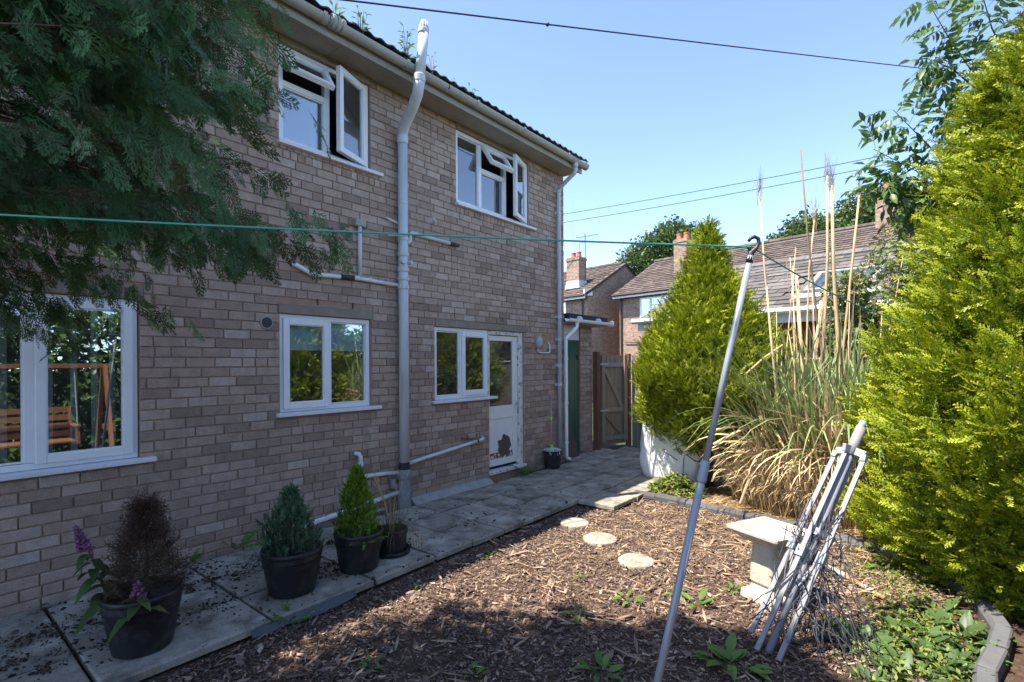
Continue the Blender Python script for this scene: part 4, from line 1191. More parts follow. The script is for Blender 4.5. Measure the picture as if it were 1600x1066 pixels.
for i in range(int(OL / 0.35)): roof_box(rd, i * 0.35 + 0.004, i * 0.35 + 0.346, OS - 0.22, OS + 0.02, 0.035, 0.055)
rd.build('ridge_cap', m_slate, ob)
MB().beam(A + U0 * (oh_ - 0.13) - N2 * 0.02, A + d * OL + U0 * (oh_ - 0.13) - N2 * 0.02, 0.03, 0.2).build('fascia', m_frame_far, ob)
MB().tube([A - E2 * -0.1 + U0 * (oh_ - 0.03) - N2 * 0.09, A + d * OL + U0 * (oh_ - 0.03) - N2 * 0.09], 0.055, 10).build('gutter', m_white, ob)
wl2 = MB()
wl2.quad(A + N2 * 0.3, A + d * OL + N2 * 0.3, A + d * OL + N2 * 0.3 + U0 * oh_, A + N2 * 0.3 + U0 * oh_)
wl2.poly([A + N2 * 0.3 - E2 * 0.05, A + N2 * 5.1 - E2 * 0.05, A + N2 * 5.1 - E2 * 0.05 + U0 * oh_, A + N2 * ohalf - E2 * 0.05 + U0 * (orz - 0.06), A + N2 * 0.3 - E2 * 0.05 + U0 * oh_])
wl2.build('wall', m_farbrick, ob)
for i in range(38):
    p = A + d * (i * 0.19 + 0.01) + N2 * (0.29 - 0.008 * (i % 2))
    q = p + d * 0.182
    m = MB(); m.rings([[p + U0 * 0.3, q + U0 * 0.3, q + N2 * 0.01 + U0 * 0.3, p + N2 * 0.01 + U0 * 0.3], [p + U0 * 2.4, q + U0 * 2.4, q + N2 * 0.01 + U0 * 2.4, p + N2 * 0.01 + U0 * 2.4]])
    m.build('cladding_board', m_cladding, ob)

# ------------------------------------------------------------------ overhead wires
def wire(label, a, c, sag, r_, knots=()):
    a, c = Vector(a), Vector(c)
    pts = [a.lerp(c, t) - U0 * (sag * 4 * t * (1 - t)) for t in [k / 24 for k in range(25)]]
    m = MB().tube(pts, r_, 6)
    for t in knots: m.ball(a.lerp(c, t) - U0 * (sag * 4 * t * (1 - t)), r_ * 2.6, 8, 6)
    tag(m.build('overhead_wire', m_cable, origin=tuple(a)), label, 'wire')


wire('black overhead cable with a small joint crossing the sky above the roof', (2.168, -0.411, 4.90), (18.9, -7.3, 8.75), 0.02, 0.009, knots=(0.155,))
wire('upper of the two thin wires crossing the sky right of the house', (19.43, 10.93, 8.55), (21.53, -4.34, 8.65), 0.1, 0.012)
wire('lower of the two thin wires crossing the sky right of the house', (19.43, 10.93, 8.15), (21.53, -4.34, 8.33), 0.1, 0.012)

# ------------------------------------------------------------------ leaf and spray shapes
def spray_geo(seed, nb, nsub, ang=38, wid=0.016, droop=0.12, full=0.42, curl=0.0, mainw=None):
    """a flat fan of scale leaves on a branching twig, one unit long, tip up the X axis"""
    r = random.Random(seed)
    V, T, tip = [], [], []
    def twig(p, d, L, w, t0, t1):
        p, d = Vector(p), Vector(d).normalized()
        s_ = d.cross(Vector((r.uniform(-0.35, 0.35), r.uniform(-0.35, 0.35), 1))).normalized()
        n = len(V)
        m_ = p + d * L * 0.45
        V.extend([p, m_ + s_ * w, p + d * L, m_ - s_ * w]); tip.extend([t0, (t0 + t1) / 2, t1, (t0 + t1) / 2])
        T.extend([(n, n + 1, n + 2), (n, n + 2, n + 3)])
    def axis(t): return Vector((t, 0.04 * math.sin(t * 3 + seed), -droop * t * t))
    steps = 4
    for k in range(steps):
        a, c = axis(k / steps), axis((k + 1) / steps)
        twig(a, c - a, (c - a).length * 1.2, mainw or wid * 0.9, k / steps * 0.5, (k + 1) / steps * 0.6)
    for i in range(nb):
        t = 0.08 + 0.88 * i / (nb - 1)
        sd_ = 1 if i % 2 else -1
        L = full * (1 - t) ** 0.55 * r.uniform(0.8, 1.15) * (0.55 + 0.45 * min(1, t * 4)) + 0.07
        a = R_(ang + r.uniform(-8, 8))
        d = Vector((math.cos(a), sd_ * math.sin(a), -droop * 1.2 * t + r.uniform(-0.15, 0.12)))
        p = axis(t)
        t0 = 0.25 + 0.5 * t
        twig(p, d, L, wid, t0, 0.75 + 0.25 * t)
        for j in range(nsub):
            q = p + d.normalized() * L * (0.2 + 0.75 * j / max(1, nsub))
            s2 = 1 if j % 2 else -1
            a2 = a + s2 * R_(34) * sd_ * sd_
            d2 = Vector((math.cos(a2), sd_ * math.sin(a2), d.z + r.uniform(-0.15, 0.1)))
            twig(q, d2, L * (0.42 - 0.22 * j / max(1, nsub)) + 0.03, wid * 0.85, 0.5 + 0.3 * t, 0.8 + 0.2 * r.random())
    return np.array([tuple(p) for p in V]), np.array(T), np.array(tip)


def leaf_geo(w=0.32, fold=0.12, bend=0.2, n=5):
    """an oval pointed leaf with a folded midrib, one unit long"""
    V, T, tip = [], [], []
    for k in range(n + 1):
        t = k / n
        ww = w * math.sin(PI * t ** 0.8) ** 0.8 * 0.5 if 0 < t < 1 else 0.004
        z = -bend * t * t
        V += [(t, -ww, z + fold * ww * 2), (t, 0, z), (t, ww, z + fold * ww * 2)]; tip += [0.4 + 0.6 * t, 0.3 + 0.6 * t, 0.4 + 0.6 * t]
    for k in range(n):
        a = 3 * k
        T += [(a, a + 1, a + 4), (a, a + 4, a + 3), (a + 1, a + 2, a + 5), (a + 1, a + 5, a + 4)]
    return np.array(V, float), np.array(T), np.array(tip)


def compound_geo(seed, npair=5, L=0.36, w=0.36):
    """a leaf of paired leaflets on one stalk"""
    r = random.Random(seed)
    V, T, tip = [], [], []
    lf = leaf_geo(w, 0.15, 0.25, 3)
    def put(p, d, s_, nz):
        d = Vector(d).normalized(); nz = Vector(nz); y = nz.cross(d).normalized(); nz = d.cross(y)
        n = len(V)
        for v in lf[0]: V.append(tuple(Vector(p) + (d * v[0] + y * v[1] + nz * v[2]) * s_))
        T.extend([tuple(n + k for k in t) for t in lf[1]]); tip.extend(lf[2])
    ax = lambda t: Vector((t, 0.06 * math.sin(2 * t + seed), -0.22 * t * t))
    for k in range(4):
        a, c = ax(k / 4), ax((k + 1) / 4); n = len(V)
        V += [tuple(a + Vector((0, 0.008, 0))), tuple(a - Vector((0, 0.008, 0))), tuple(c - Vector((0, 0.007, 0))), tuple(c + Vector((0, 0.007, 0)))]
        T += [(n, n + 1, n + 2), (n, n + 2, n + 3)]; tip += [0.2] * 4
    for i in range(npair):
        t = 0.28 + 0.66 * i / npair
        for s_ in (-1, 1):
            put(ax(t), (0.55, s_ * r.uniform(0.7, 1), r.uniform(-0.75, -0.25)), L * r.uniform(0.8, 1.1) * (1 - 0.2 * t), (r.uniform(-0.3, 0.3), s_ * 0.2, 1))
    put(ax(1), (1, 0, -0.5), L, (0, 0, 1))
    return np.array(V, float), np.array(T), np.array(tip)


def blade_geo(e0, e1, w, n=7, twist=0.0, kink=None):
    """a long narrow grass blade whose slope runs from e0 to e1 degrees, one unit long"""
    V, T, tip = [], [], []
    p = np.zeros(3)
    for k in range(n + 1):
        t = k / n
        ww = w * (1 - t) ** 0.6 * (0.6 + 0.4 * min(1, t * 5)) + 0.0005
        a = twist * t
        V += [(p[0], -ww * math.cos(a), p[2] - ww * math.sin(a)), (p[0], ww * math.cos(a), p[2] + ww * math.sin(a))]; tip += [t, t]
        e = R_(e0 + (e1 - e0) * t ** 1.3) if kink is None else R_(e0 if t < kink else e1)
        p = p + np.array([math.cos(e), 0, math.sin(e)]) / n
    for k in range(n):
        a = 2 * k
        T += [(a, a + 1, a + 3), (a, a + 3, a + 2)]
    return np.array(V, float), np.array(T), np.array(tip)


def chip_geo(seed):
    r = random.Random(seed)
    k = r.uniform(-0.12, 0.12)
    V = []
    for x, wv in ((-0.5, r.uniform(0.25, 0.6)), (0.0, r.uniform(0.8, 1.1)), (0.5, r.uniform(0.1, 0.6))):
        z = k * (1 - (2 * x) ** 2)
        V += [(x + r.uniform(-0.08, 0.08), -0.5 * wv, z), (x + r.uniform(-0.08, 0.08), 0.5 * wv, z + r.uniform(-0.05, 0.05)), (x, 0.05, z + 0.5 * r.uniform(0.6, 1.0))]
    T = []
    for i in (0, 3):
        T += [(i, i + 3, i + 5), (i, i + 5, i + 2), (i + 1, i + 2, i + 5), (i + 1, i + 5, i + 4)]
    T += [(0, 2, 1), (6, 7, 8)]
    return np.array(V, float), np.array(T), np.zeros(9)


def rvec(n, s_=1.0): return NR.normal(0, s_, (n, 3))


l_cyp = leaf_mat('cypress_leaf', (0.026, 0.056, 0.018), (0.068, 0.155, 0.052), 0.25, 0.5, 0.5, 0.25, 0.1, 1.0, alt=(0.06, 0.055, 0.03))
l_gold = leaf_mat('golden_conifer_leaf', (0.036, 0.105, 0.012), (0.46, 0.5, 0.026), 0.22, 0.55, 0.3, 0.25, 0.42, 0.98)
l_gold2 = leaf_mat('golden_cypress_leaf', (0.042, 0.112, 0.012), (0.46, 0.5, 0.024), 0.22, 0.55, 0.3, 0.25, 0.4, 0.98)
l_lime = leaf_mat('lime_dwarf_conifer_leaf', (0.05, 0.11, 0.01), (0.19, 0.34, 0.03), 0.25, 0.6, 0.3)
l_blue = leaf_mat('blue_green_conifer_leaf', (0.03, 0.065, 0.03), (0.11, 0.2, 0.11), 0.15, 0.6, 0.35)
l_dead = leaf_mat('dead_conifer_leaf', (0.05, 0.032, 0.025), (0.125, 0.08, 0.062), 0.1, 0.9, 0.4)
l_ash = leaf_mat('elder_leaf', (0.055, 0.12, 0.028), (0.1, 0.185, 0.04), 0.3, 0.4, 0.3, 0.4)
l_hedge = leaf_mat('hedge_leaf', (0.05, 0.11, 0.025), (0.09, 0.18, 0.04), 0.25, 0.35, 0.4, 0.5)
l_far = leaf_mat('far_tree_leaf', (0.045, 0.082, 0.022), (0.095, 0.15, 0.042), 0.25, 0.6, 0.4)
l_shrub = leaf_mat('shrub_leaf', (0.09, 0.14, 0.045), (0.16, 0.22, 0.075), 0.25, 0.5, 0.4)
l_head = leaf_mat('faded_flower_head', (0.3, 0.2, 0.11), (0.42, 0.3, 0.17), 0.15, 0.9, 0.3)
l_pam = leaf_mat('pampas_blade', (0.21, 0.24, 0.085), (0.18, 0.27, 0.11), 0.3, 0.5, 0.35, alt=(0.3, 0.27, 0.12))
l_pamd = leaf_mat('dead_pampas_blade', (0.5, 0.34, 0.17), (0.66, 0.52, 0.31), 0.2, 0.75, 0.35, alt=(0.25, 0.16, 0.07))
l_weed = leaf_mat('weed_leaf', (0.07, 0.145, 0.025), (0.12, 0.21, 0.04), 0.3, 0.5, 0.3)
l_weed2 = leaf_mat('broad_weed_leaf', (0.045, 0.092, 0.028), (0.08, 0.14, 0.045), 0.3, 0.45, 0.3, 0.4)
l_yel = leaf_mat('yellow_green_creeper_leaf', (0.09, 0.155, 0.028), (0.2, 0.26, 0.05), 0.3, 0.55, 0.4, alt=(0.26, 0.26, 0.07))
l_fox = leaf_mat('foxglove_leaf', (0.03, 0.065, 0.02), (0.06, 0.11, 0.03), 0.25, 0.5, 0.3, alt=(0.14, 0.13, 0.03))
l_flow = leaf_mat('foxglove_flower', (0.22, 0.08, 0.17), (0.36, 0.17, 0.3), 0.3, 0.5, 0.25)

SPR_FINE = [spray_geo(s_, 13, 5, 40, 0.021, 0.16, 0.42) for s_ in (1, 2, 3, 12)]
SPR_GOLD = [spray_geo(s_, 14, 2, 27, 0.026, -0.04, f_) for s_, f_ in ((4, 0.24), (5, 0.28), (6, 0.22))]
SPR_SOFT = [spray_geo(s_, 7, 1, 36, 0.075, 0.0, 0.36) for s_ in (7, 8, 9)]
SPR_MID = [spray_geo(s_, 11, 2, 29, 0.04, 0.0, 0.27) for s_ in (17, 18, 19)]
SPR_COARSE = [spray_geo(s_, 7, 1, 38, 0.1, 0.15, 0.42) for s_ in (10, 11)]
LEAVES = [leaf_geo(0.42, 0.15, 0.15), leaf_geo(0.36, 0.2, 0.35), leaf_geo(0.48, 0.08, 0.05)]
LEAVES_S = [leaf_geo(0.55, 0.15, 0.15, 2), leaf_geo(0.45, 0.2, 0.3, 2)]


def limbs(mb, base, tips, r0):
    base = Vector(base)
    for t in tips:
        t = Vector(t); mid = base.lerp(t, 0.5) + Vector((rnd.uniform(-0.05, 0.05), rnd.uniform(-0.05, 0.05), 0.06))
        mb.tube([base, mid, t], [r0, r0 * 0.6, r0 * 0.2], 5, cap=False)


# ------------------------------------------------------------------ dark cypress hanging in from the left
def cypress():
    T0 = np.array([-0.3, -2.0, -0.1])
    r = thing('cypress_tree', 'big dark green cypress whose drooping sprays hang across the left of the house', 'tree', tuple(T0))
    MB().tube([T0, T0 + (0, 0, 2), T0 + (0.04, 0.02, 5), T0 + (0, 0, 8.6)], [0.17, 0.14, 0.09, 0.02], 12).build('trunk', m_bark, r, smooth=True)
    lb = MB()
    pos, xd, nd, scl, ids = [], [], [], [], []
    up_pos, up_xd, up_nd, up_s = [], [], [], []
    def rad(z): return float(np.interp(z, [1.6, 1.9, 2.3, 2.8, 3.4, 4.6, 6.2, 7.4, 8.6], [1.1, 1.42, 1.6, 1.52, 1.42, 1.32, 0.98, 0.62, 0.1]))
    nbr = 0
    for z in np.arange(2.0, 8.3, 0.07):
        for _ in range(8 if z < 3.8 else 4):
            az = rnd.uniform(-PI, PI)
            if z < 4.4 and rnd.random() < 0.55: az = rnd.uniform(-1.35, 0.75)
            if -1.4 < az < 0.5 and z < 2.18: continue
            R1 = rad(z) * rnd.uniform(0.72, 1.08)
            dr_ = np.array([math.cos(az), math.sin(az), 0])
            if -1.4 < az < 0.1 and z < 2.75: R1 *= 1.08
            rise = rnd.uniform(0.1, 0.3)
            droop = rnd.uniform(0.25, 0.55) if z < 4.4 else rnd.uniform(0.15, 0.4)
            if -1.4 < az < 0.4 and z < 2.6: droop *= 0.85
            def bp(t): return T0 + np.array([0, 0, z + 0.1]) + dr_ * R1 * t + np.array([0, 0, rise * t - droop * t * t])
            if z < 4.4:
                if rnd.random() < 0.5: lb.tube([tuple(bp(t) + np.array([rnd.gauss(0, 0.02), rnd.gauss(0, 0.02), 0]) * (t > 0)) for t in (0, 0.15, 0.3, 0.45, 0.6)], [0.016, 0.011, 0.008, 0.005, 0.002], 5, cap=False)
            npp = 34 if z < 4.4 else 15
            for k in range(npp):
                t = 0.2 + 0.8 * (k + rnd.random()) / npp
                p = bp(t) + np.array([rnd.gauss(0, 0.035), rnd.gauss(0, 0.035), rnd.gauss(0, 0.025)])
                tang = bp(min(1, t + 0.05)) - bp(t - 0.05); tang /= np.linalg.norm(tang)
                side = np.cross(tang, [0, 0, 1]); s_ = rnd.choice((-1, 1)) * rnd.uniform(0.1, 1.5)
                d_ = tang * rnd.uniform(0.5, 1.0) + side * s_ + np.array([0, 0, -rnd.uniform(-0.1, 1.1) - (rnd.uniform(0, 1.6) if z < 2.45 and t > 0.5 else 0)])
                n_ = np.array([rnd.gauss(0, 1.0), rnd.gauss(0, 1.0), 0.45 + rnd.gauss(0, 0.3)])
                s1 = rnd.uniform(0.09, 0.17)
                if z < 4.4:
                    pos.append(p); xd.append(d_); nd.append(n_); scl.append(s1)
                else:
                    up_pos.append(p); up_xd.append(d_); up_nd.append(n_); up_s.append(s1 * 2.0)
    lb.build('limbs', m_bark, r)
    pos = np.array(pos); scl = np.array(scl); xd = np.array(xd); nd = np.array(nd)
    dist = np.linalg.norm(pos - CAMN, axis=1)
    keep = (dist > 0.75) & (((pos - CAMN) @ np.array(Fw)) > 1.42)
    pos, scl, xd, nd = pos[keep], scl[keep], xd[keep], nd[keep]
    ok, _ = in_view(pos, 1.25)
    scatter('foliage', SPR_FINE, l_cyp, pos[ok], xd[ok], nd[ok], scl[ok], NR.random(ok.sum()), r, n_parts=240, part='spray', gn=True)
    scatter('foliage', SPR_COARSE, l_cyp, np.concatenate([pos[~ok], np.array(up_pos)]), np.concatenate([xd[~ok], np.array(up_xd)]), np.concatenate([nd[~ok], np.array(up_nd)]), np.concatenate([scl[~ok] * 1.3, np.array(up_s)]), NR.random((~ok).sum() + len(up_pos)), r, gn=True)
    # pale round cones among the sprays
    for k in range(26):
        i = rnd.randrange(int(ok.sum())); p = pos[ok][i]
        MB().ball(tuple(p + np.array([rnd.uniform(-0.02, 0.02), rnd.uniform(-0.02, 0.02), -0.01])), 0.008, 7, 5).build('cone', m_conec, r)


m_conec = mat('cypress_cone', (0.16, 0.19, 0.17), 0.8, 0.3, 60)
cypress()


def golden(name, label, base, prof, nclump, per, s0, s1, variants, material, nparts, trunk_r, lobes, seed, clen=0.3, upw=0.55, toward=True, core=0.72, skirt=0.0):
    rg = np.random.default_rng(seed)
    base = np.array(base, float)
    r = thing(name, label, 'tree', tuple(base))
    zt = prof[-1][0]
    MB().tube([base, base + (0.02, 0, zt * 0.5), base + (0, 0.02, zt * 0.95)], [trunk_r, trunk_r * 0.7, 0.01], 10).build('trunk', m_bark, r, smooth=True)
    zs, rs = [p[0] for p in prof], [p[1] for p in prof]
    Z = []
    zz = np.linspace(zs[0], zs[-1], 400); ww = np.interp(zz, zs, rs) + 0.12
    Z = rg.choice(zz, nclump, p=ww / ww.sum())
    phi = rg.uniform(-PI, PI, nclump)
    tc = CAMN - base; ca = math.atan2(tc[1], tc[0])
    if toward:
        m_ = rg.random(nclump) < 0.6
        phi[m_] = ca + rg.uniform(-1.5, 1.5, m_.sum())
    lob = 1 + lobes * (np.sin(3 * phi + 2.2 * Z + seed) * 0.5 + np.sin(5 * phi - 3.7 * Z) * 0.35 + np.sin(9 * Z + 2 * phi) * 0.3)
    RR = np.interp(Z, zs, rs) * lob
    RR = RR * (1 + skirt * np.clip(np.cos(phi - (YAW + PI + 0.25)), 0, 1) ** 2 * np.clip((0.85 - Z) / 0.5, 0, 1))
    depth_ = 1 - np.abs(rg.normal(0, 0.09, nclump)) - (rg.random(nclump) < 0.22) * (1 - core) * rg.random(nclump)
    rad = np.stack([np.cos(phi), np.sin(phi), np.zeros(nclump)], 1)
    cpos = base + rad * (RR * depth_)[:, None] + np.stack([np.zeros(nclump), np.zeros(nclump), Z], 1)
    slope = -np.gradient(np.interp(zz, zs, rs), zz)
    cd_ = norm(rad * (1 - upw * 0.5) + np.array([0, 0, 1]) * (upw + 0.25 * np.interp(Z, zz, slope))[:, None] + rg.normal(0, 0.22, (nclump, 3)))
    lb = MB()
    for i in rg.choice(nclump, min(nclump, 160), replace=False):
        lb.tube([tuple(base + np.array([0, 0, max(0.05, Z[i] - 0.35 * RR[i])])), tuple(cpos[i])], [0.012, 0.004], 4, cap=False)
    lb.build('limbs', m_bark, r)
    n = nclump * per
    ci = np.repeat(np.arange(nclump), per)
    along = -rg.random(n) ** 1.3 * clen
    p = cpos[ci] + cd_[ci] * along[:, None] + rg.normal(0, 0.045, (n, 3)) * (1 + (-along)[:, None])
    xd = norm(cd_[ci] + rg.normal(0, 0.33, (n, 3)))
    nd = rg.normal(0, 0.8, (n, 3)) + np.array([0, 0, 0.7]) + rad[ci] * 0.25
    s_ = rg.uniform(s0, s1, n)
    scatter('foliage', variants, material, p, xd, nd, s_, rg.random(n), r, n_parts=nparts, part='spray', gn=True)
    n = nclump * 6
    zi = rg.choice(zz, n, p=ww / ww.sum()); ai = rg.uniform(-PI, PI, n)
    ri = np.interp(zi, zs, rs) * rg.uniform(0.5, 0.9, n)
    ra = np.stack([np.cos(ai), np.sin(ai), np.zeros(n)], 1)
    scatter('inner_foliage', variants, material, base + ra * ri[:, None] + np.stack([0 * zi, 0 * zi, zi], 1), norm(ra * 0.5 + np.array([0, 0, 0.6]) + rg.normal(0, 0.5, (n, 3))), ra + rg.normal(0, 0.5, (n, 3)), rg.uniform(s1 * 0.9, s1 * 1.3, n), rg.random(n), r, gn=True)
    return r


golden('golden_conifer', 'tall yellow green conifer filling the right edge beside the folded airer', (5.72, -5.95, -0.06),
       [(0.0, 1.42), (0.25, 1.48), (0.6, 1.68), (1.0, 1.68), (1.3, 1.72), (1.8, 1.48), (2.3, 1.24), (3.0, 1.08), (3.5, 0.98), (3.9, 0.88), (4.2, 0.66), (4.6, 0.36), (5.0, 0.05)],
       1150, 26, 0.1, 0.2, SPR_GOLD, l_gold, 240, 0.14, 0.14, 3, clen=0.36, upw=0.42, skirt=0.4)
golden('golden_cypress', 'cone shaped golden cypress in the middle distance left of the pampas grass', (7.19, -2.44, -0.06),
       [(0.52, 0.34), (0.68, 0.62), (0.95, 0.9), (1.25, 1.0), (1.6, 1.04), (1.95, 0.9), (2.3, 0.68), (2.7, 0.43), (3.0, 0.29), (3.3, 0.18), (3.6, 0.05)],
       850, 26, 0.07, 0.13, SPR_MID, l_gold2, 150, 0.07, 0.19, 8, clen=0.24, upw=0.7)
# dead twigs and bare stems below it
b = MB()
for k in range(26):
    a = rnd.uniform(-PI, PI); rr = rnd.uniform(0.3, 0.75)
    p0 = Vector((7.19, -2.44, rnd.uniform(0.05, 0.35))); p1 = p0 + Vector((math.cos(a) * rr, math.sin(a) * rr, rnd.uniform(0.15, 0.4)))
    b.tube([p0, p0.lerp(p1, 0.5) + Vector((0, 0, -0.04)), p1], [0.012, 0.008, 0.003], 5, cap=False)
bt_ = b.build('bare_stems', m_bark); bt_.parent = bpy.data.objects['golden_cypress']; bt_.matrix_parent_inverse = Matrix.Translation(-WL['golden_cypress'])

# ------------------------------------------------------------------ pampas grass with cut and standing canes
pa = thing('pampas_grass', 'pampas grass clump with bare straw coloured canes and dry skirt', 'pampas grass', (6.75, -3.85, -0.06))
BL_G = [blade_geo(87, 70, 0.0075), blade_geo(84, 45, 0.0075, 8), blade_geo(82, 0, 0.007, 9), blade_geo(85, -60, 0.007, 9), blade_geo(70, 35, 0.008, 6), blade_geo(86, -50, 0.007, 8, 0.5, 0.65)]
BL_D = [blade_geo(82, 70, 0.013, 4, 1.0), blade_geo(78, -55, 0.012, 7, 1.5, 0.45), blade_geo(86, -70, 0.009, 8, 3.0), blade_geo(84, 80, 0.017, 3, 0.6), blade_geo(80, 15, 0.012, 6, 1.0, 0.55), blade_geo(60, 50, 0.013, 4, 1.0), blade_geo(84, -75, 0.012, 6, 0.6, 0.6)]


def blades(n, rx, ry, lo, hi, spread):
    a = NR.uniform(-PI, PI, n); q = np.sqrt(NR.random(n))
    p = np.stack([6.78 + rx * q * np.cos(a), -3.98 + ry * q * np.sin(a), NR.uniform(-0.06, 0.03, n)], 1)
    out = np.stack([np.cos(a) * rx * q + NR.normal(0, spread, n), np.sin(a) * ry * q * 0.8 + NR.normal(0, spread, n), np.zeros(n)], 1)
    return p, out, np.tile([0, 0, 1.0], (n, 1)) + NR.normal(0, 0.12, (n, 3)), NR.uniform(lo, hi, n)


p, o_, nn_, L_ = blades(1700, 0.45, 0.72, 1.2, 2.35, 0.25)
scatter('blades', BL_G, l_pam, p, o_, nn_, L_, NR.random(len(p)), pa, n_parts=130, part='blade')
p, o_, nn_, L_ = blades(2800, 0.5, 0.8, 0.7, 1.7, 0.3)
scatter('dead_blades', BL_D, l_pamd, p, o_, nn_, L_, NR.random(len(p)), pa, n_parts=130, part='dead_blade')
p, o_, nn_, L_ = blades(2600, 0.62, 0.92, 0.25, 0.75, 0.3)
scatter('dead_blades', BL_D, l_pamd, p, o_, nn_, L_, NR.random(len(p)), pa)
n = 2200
a = NR.uniform(-PI, PI, n); q = NR.uniform(0.75, 1.12, n)
p = np.stack([6.72 + 0.6 * q * np.cos(a), -4.0 + 0.95 * q * np.sin(a), NR.uniform(-0.06, 0.03, n)], 1)
scatter('dead_blades', BL_D, l_pamd, p, np.stack([np.cos(a), np.sin(a), 0 * a], 1) + rvec(n, 0.7) * np.array([1, 1, 0]), np.tile([0, 0, 1.0], (n, 1)) + rvec(n, 0.2), NR.uniform(0.3, 0.95, n), NR.random(n), pa)
CANES = [[(6.22, -3.34, 3.56), (6.26, -3.38, 2.7), (6.33, -3.47, 1.41), (6.45, -3.6, 0.1)], [(6.26, -3.38, 2.72), (6.3, -3.44, 1.84), (6.42, -3.58, 0.1)],
         [(6.48, -3.66, 2.63), (6.53, -3.72, 1.12), (6.58, -3.76, 0.1)], [(6.51, -3.7, 4.03), (6.56, -3.76, 3.06), (6.62, -3.83, 2.19), (6.69, -3.92, 1.33), (6.72, -3.95, 0.1)],
         [(6.61, -3.82, 3.27), (6.57, -3.77, 2.7), (6.54, -3.73, 1.4), (6.6, -3.8, 0.1)], [(6.7, -3.93, 3.74), (6.7, -3.93, 2.84), (6.66, -3.87, 1.26), (6.66, -3.87, 0.1)],
         [(6.73, -3.97, 3.63), (6.75, -3.98, 2.7), (6.79, -4.04, 1.4), (6.8, -4.03, 0.1)], [(6.93, -4.21, 3.52), (6.87, -4.14, 2.7), (6.75, -3.99, 0.97), (6.74, -3.97, 0.1)],
         [(6.65, -3.87, 2.34), (6.58, -3.78, 1.4), (6.56, -3.75, 0.1)], [(6.92, -4.16, 2.5), (6.86, -4.1, 1.5), (6.82, -4.02, 0.1)], [(6.6, -3.75, 1.75), (6.62, -3.8, 0.1)], [(6.88, -4.05, 1.9), (6.84, -4.05, 0.1)]]
CR = [0.014, 0.015, 0.027, 0.014, 0.012, 0.018, 0.025, 0.016, 0.018, 0.012, 0.026, 0.02]
for c, r_ in zip(CANES, CR):
    n = len(c)
    o = MB().tube(c[::-1], [r_ * (1.15 - 0.55 * i / (n - 1)) for i in range(n)], 8).build('cane', m_cane_d if c is CANES[3] else m_cane, pa, smooth=True)
b = MB()
for c in (CANES[0], CANES[5], CANES[6], CANES[7], CANES[4]):
    for k in range(46):
        q = Vector(c[0]) + Vector((rnd.gauss(0, 0.012), rnd.gauss(0, 0.012), rnd.uniform(-0.15, 0.12)))
        b.tube([q, q + Vector((rnd.gauss(0, 0.02), rnd.gauss(0, 0.02), rnd.uniform(0.06, 0.22)))], [0.0022, 0.0008], 3, cap=False)
for k in range(26):
    q = Vector((rnd.gauss(6.72, 0.22), rnd.gauss(-3.92, 0.33), -0.03)); e = q + Vector((rnd.gauss(0, 0.16), rnd.gauss(0, 0.2), rnd.uniform(1.5, 3.0)))
    MB().tube([q, q.lerp(e, 0.5) + Vector((rnd.gauss(0, 0.03), rnd.gauss(0, 0.03), 0)), e], [0.008, 0.006, 0.003], 6).build('thin_stalk', m_cane if k % 3 else m_cane_d, pa, smooth=True)
tag(b.build('plume_remains', m_straw, pa), kind='stuff')
for a, c, r_ in (((5.94, -2.91, 0.72), (6.3, -3.24, 0.92), 0.02), ((6.1, -2.8, 0.84), (6.4, -3.16, 0.9), 0.018), ((6.3, -3.15, 1.5), (6.55, -3.5, 1.85), 0.014), ((5.9, -3.2, 0.1), (6.25, -3.3, 0.55), 0.016), ((6.3, -4.2, 1.05), (6.5, -4.35, 0.0), 0.02), ((6.15, -3.5, 0.9), (6.4, -3.8, 0.15), 0.02), ((6.15, -4.05, 1.0), (6.35, -4.2, 0.1), 0.02), ((6.05, -4.45, 0.75), (5.95, -4.75, 0.05), 0.02), ((6.5, -4.3, 1.25), (6.3, -4.05, 0.4), 0.018)):
    MB().tube([a, Vector(a).lerp(Vector(c), 0.5) + Vector((0, 0, 0.02)), c], [r_, r_ * 0.9, r_ * 0.7], 8).build('broken_cane', m_cane, pa, smooth=True)

# ------------------------------------------------------------------ elder branches behind the conifer, and the shrub by the chimney
el = thing('elder_tree', 'thin leafy branches of an elder reaching over the golden conifer at top right', 'tree', (7.5, -5.75, -0.1))
base = Vector((7.5, -5.75, -0.1))
BRN = [[(7.5, -5.75, 2.2), (7.0, -5.4, 2.9), (6.55, -4.95, 3.35), (6.1, -4.4, 3.72)], [(7.0, -5.4, 2.9), (6.5, -4.9, 3.2), (6.25, -4.6, 3.2)], [(6.75, -5.15, 3.15), (6.45, -4.85, 3.7), (6.22, -4.55, 4.1)],
       [(7.5, -5.75, 2.5), (7.1, -5.5, 3.6), (6.85, -5.25, 4.3), (6.55, -4.95, 4.85), (6.45, -4.8, 5.2)], [(7.1, -5.5, 3.6), (6.75, -5.2, 3.95), (6.55, -4.95, 4.05)], [(6.9, -5.3, 4.2), (6.6, -5.0, 4.5), (6.5, -4.85, 4.6)],
       [(7.5, -5.75, 2.6), (7.3, -5.65, 4.2), (7.05, -5.5, 5.0)], [(7.2, -5.6, 4.2), (6.85, -5.3, 4.9), (6.7, -5.2, 5.3)], [(6.75, -5.15, 3.1), (6.35, -4.7, 3.45), (6.12, -4.45, 3.4)]]
MB().tube([base, base + Vector((0, 0, 1.5)), base + Vector((0, 0, 2.7))], [0.07, 0.05, 0.03], 8).build('trunk', m_bark, el, smooth=True)
pos, xd, nd, sc_ = [], [], [], []
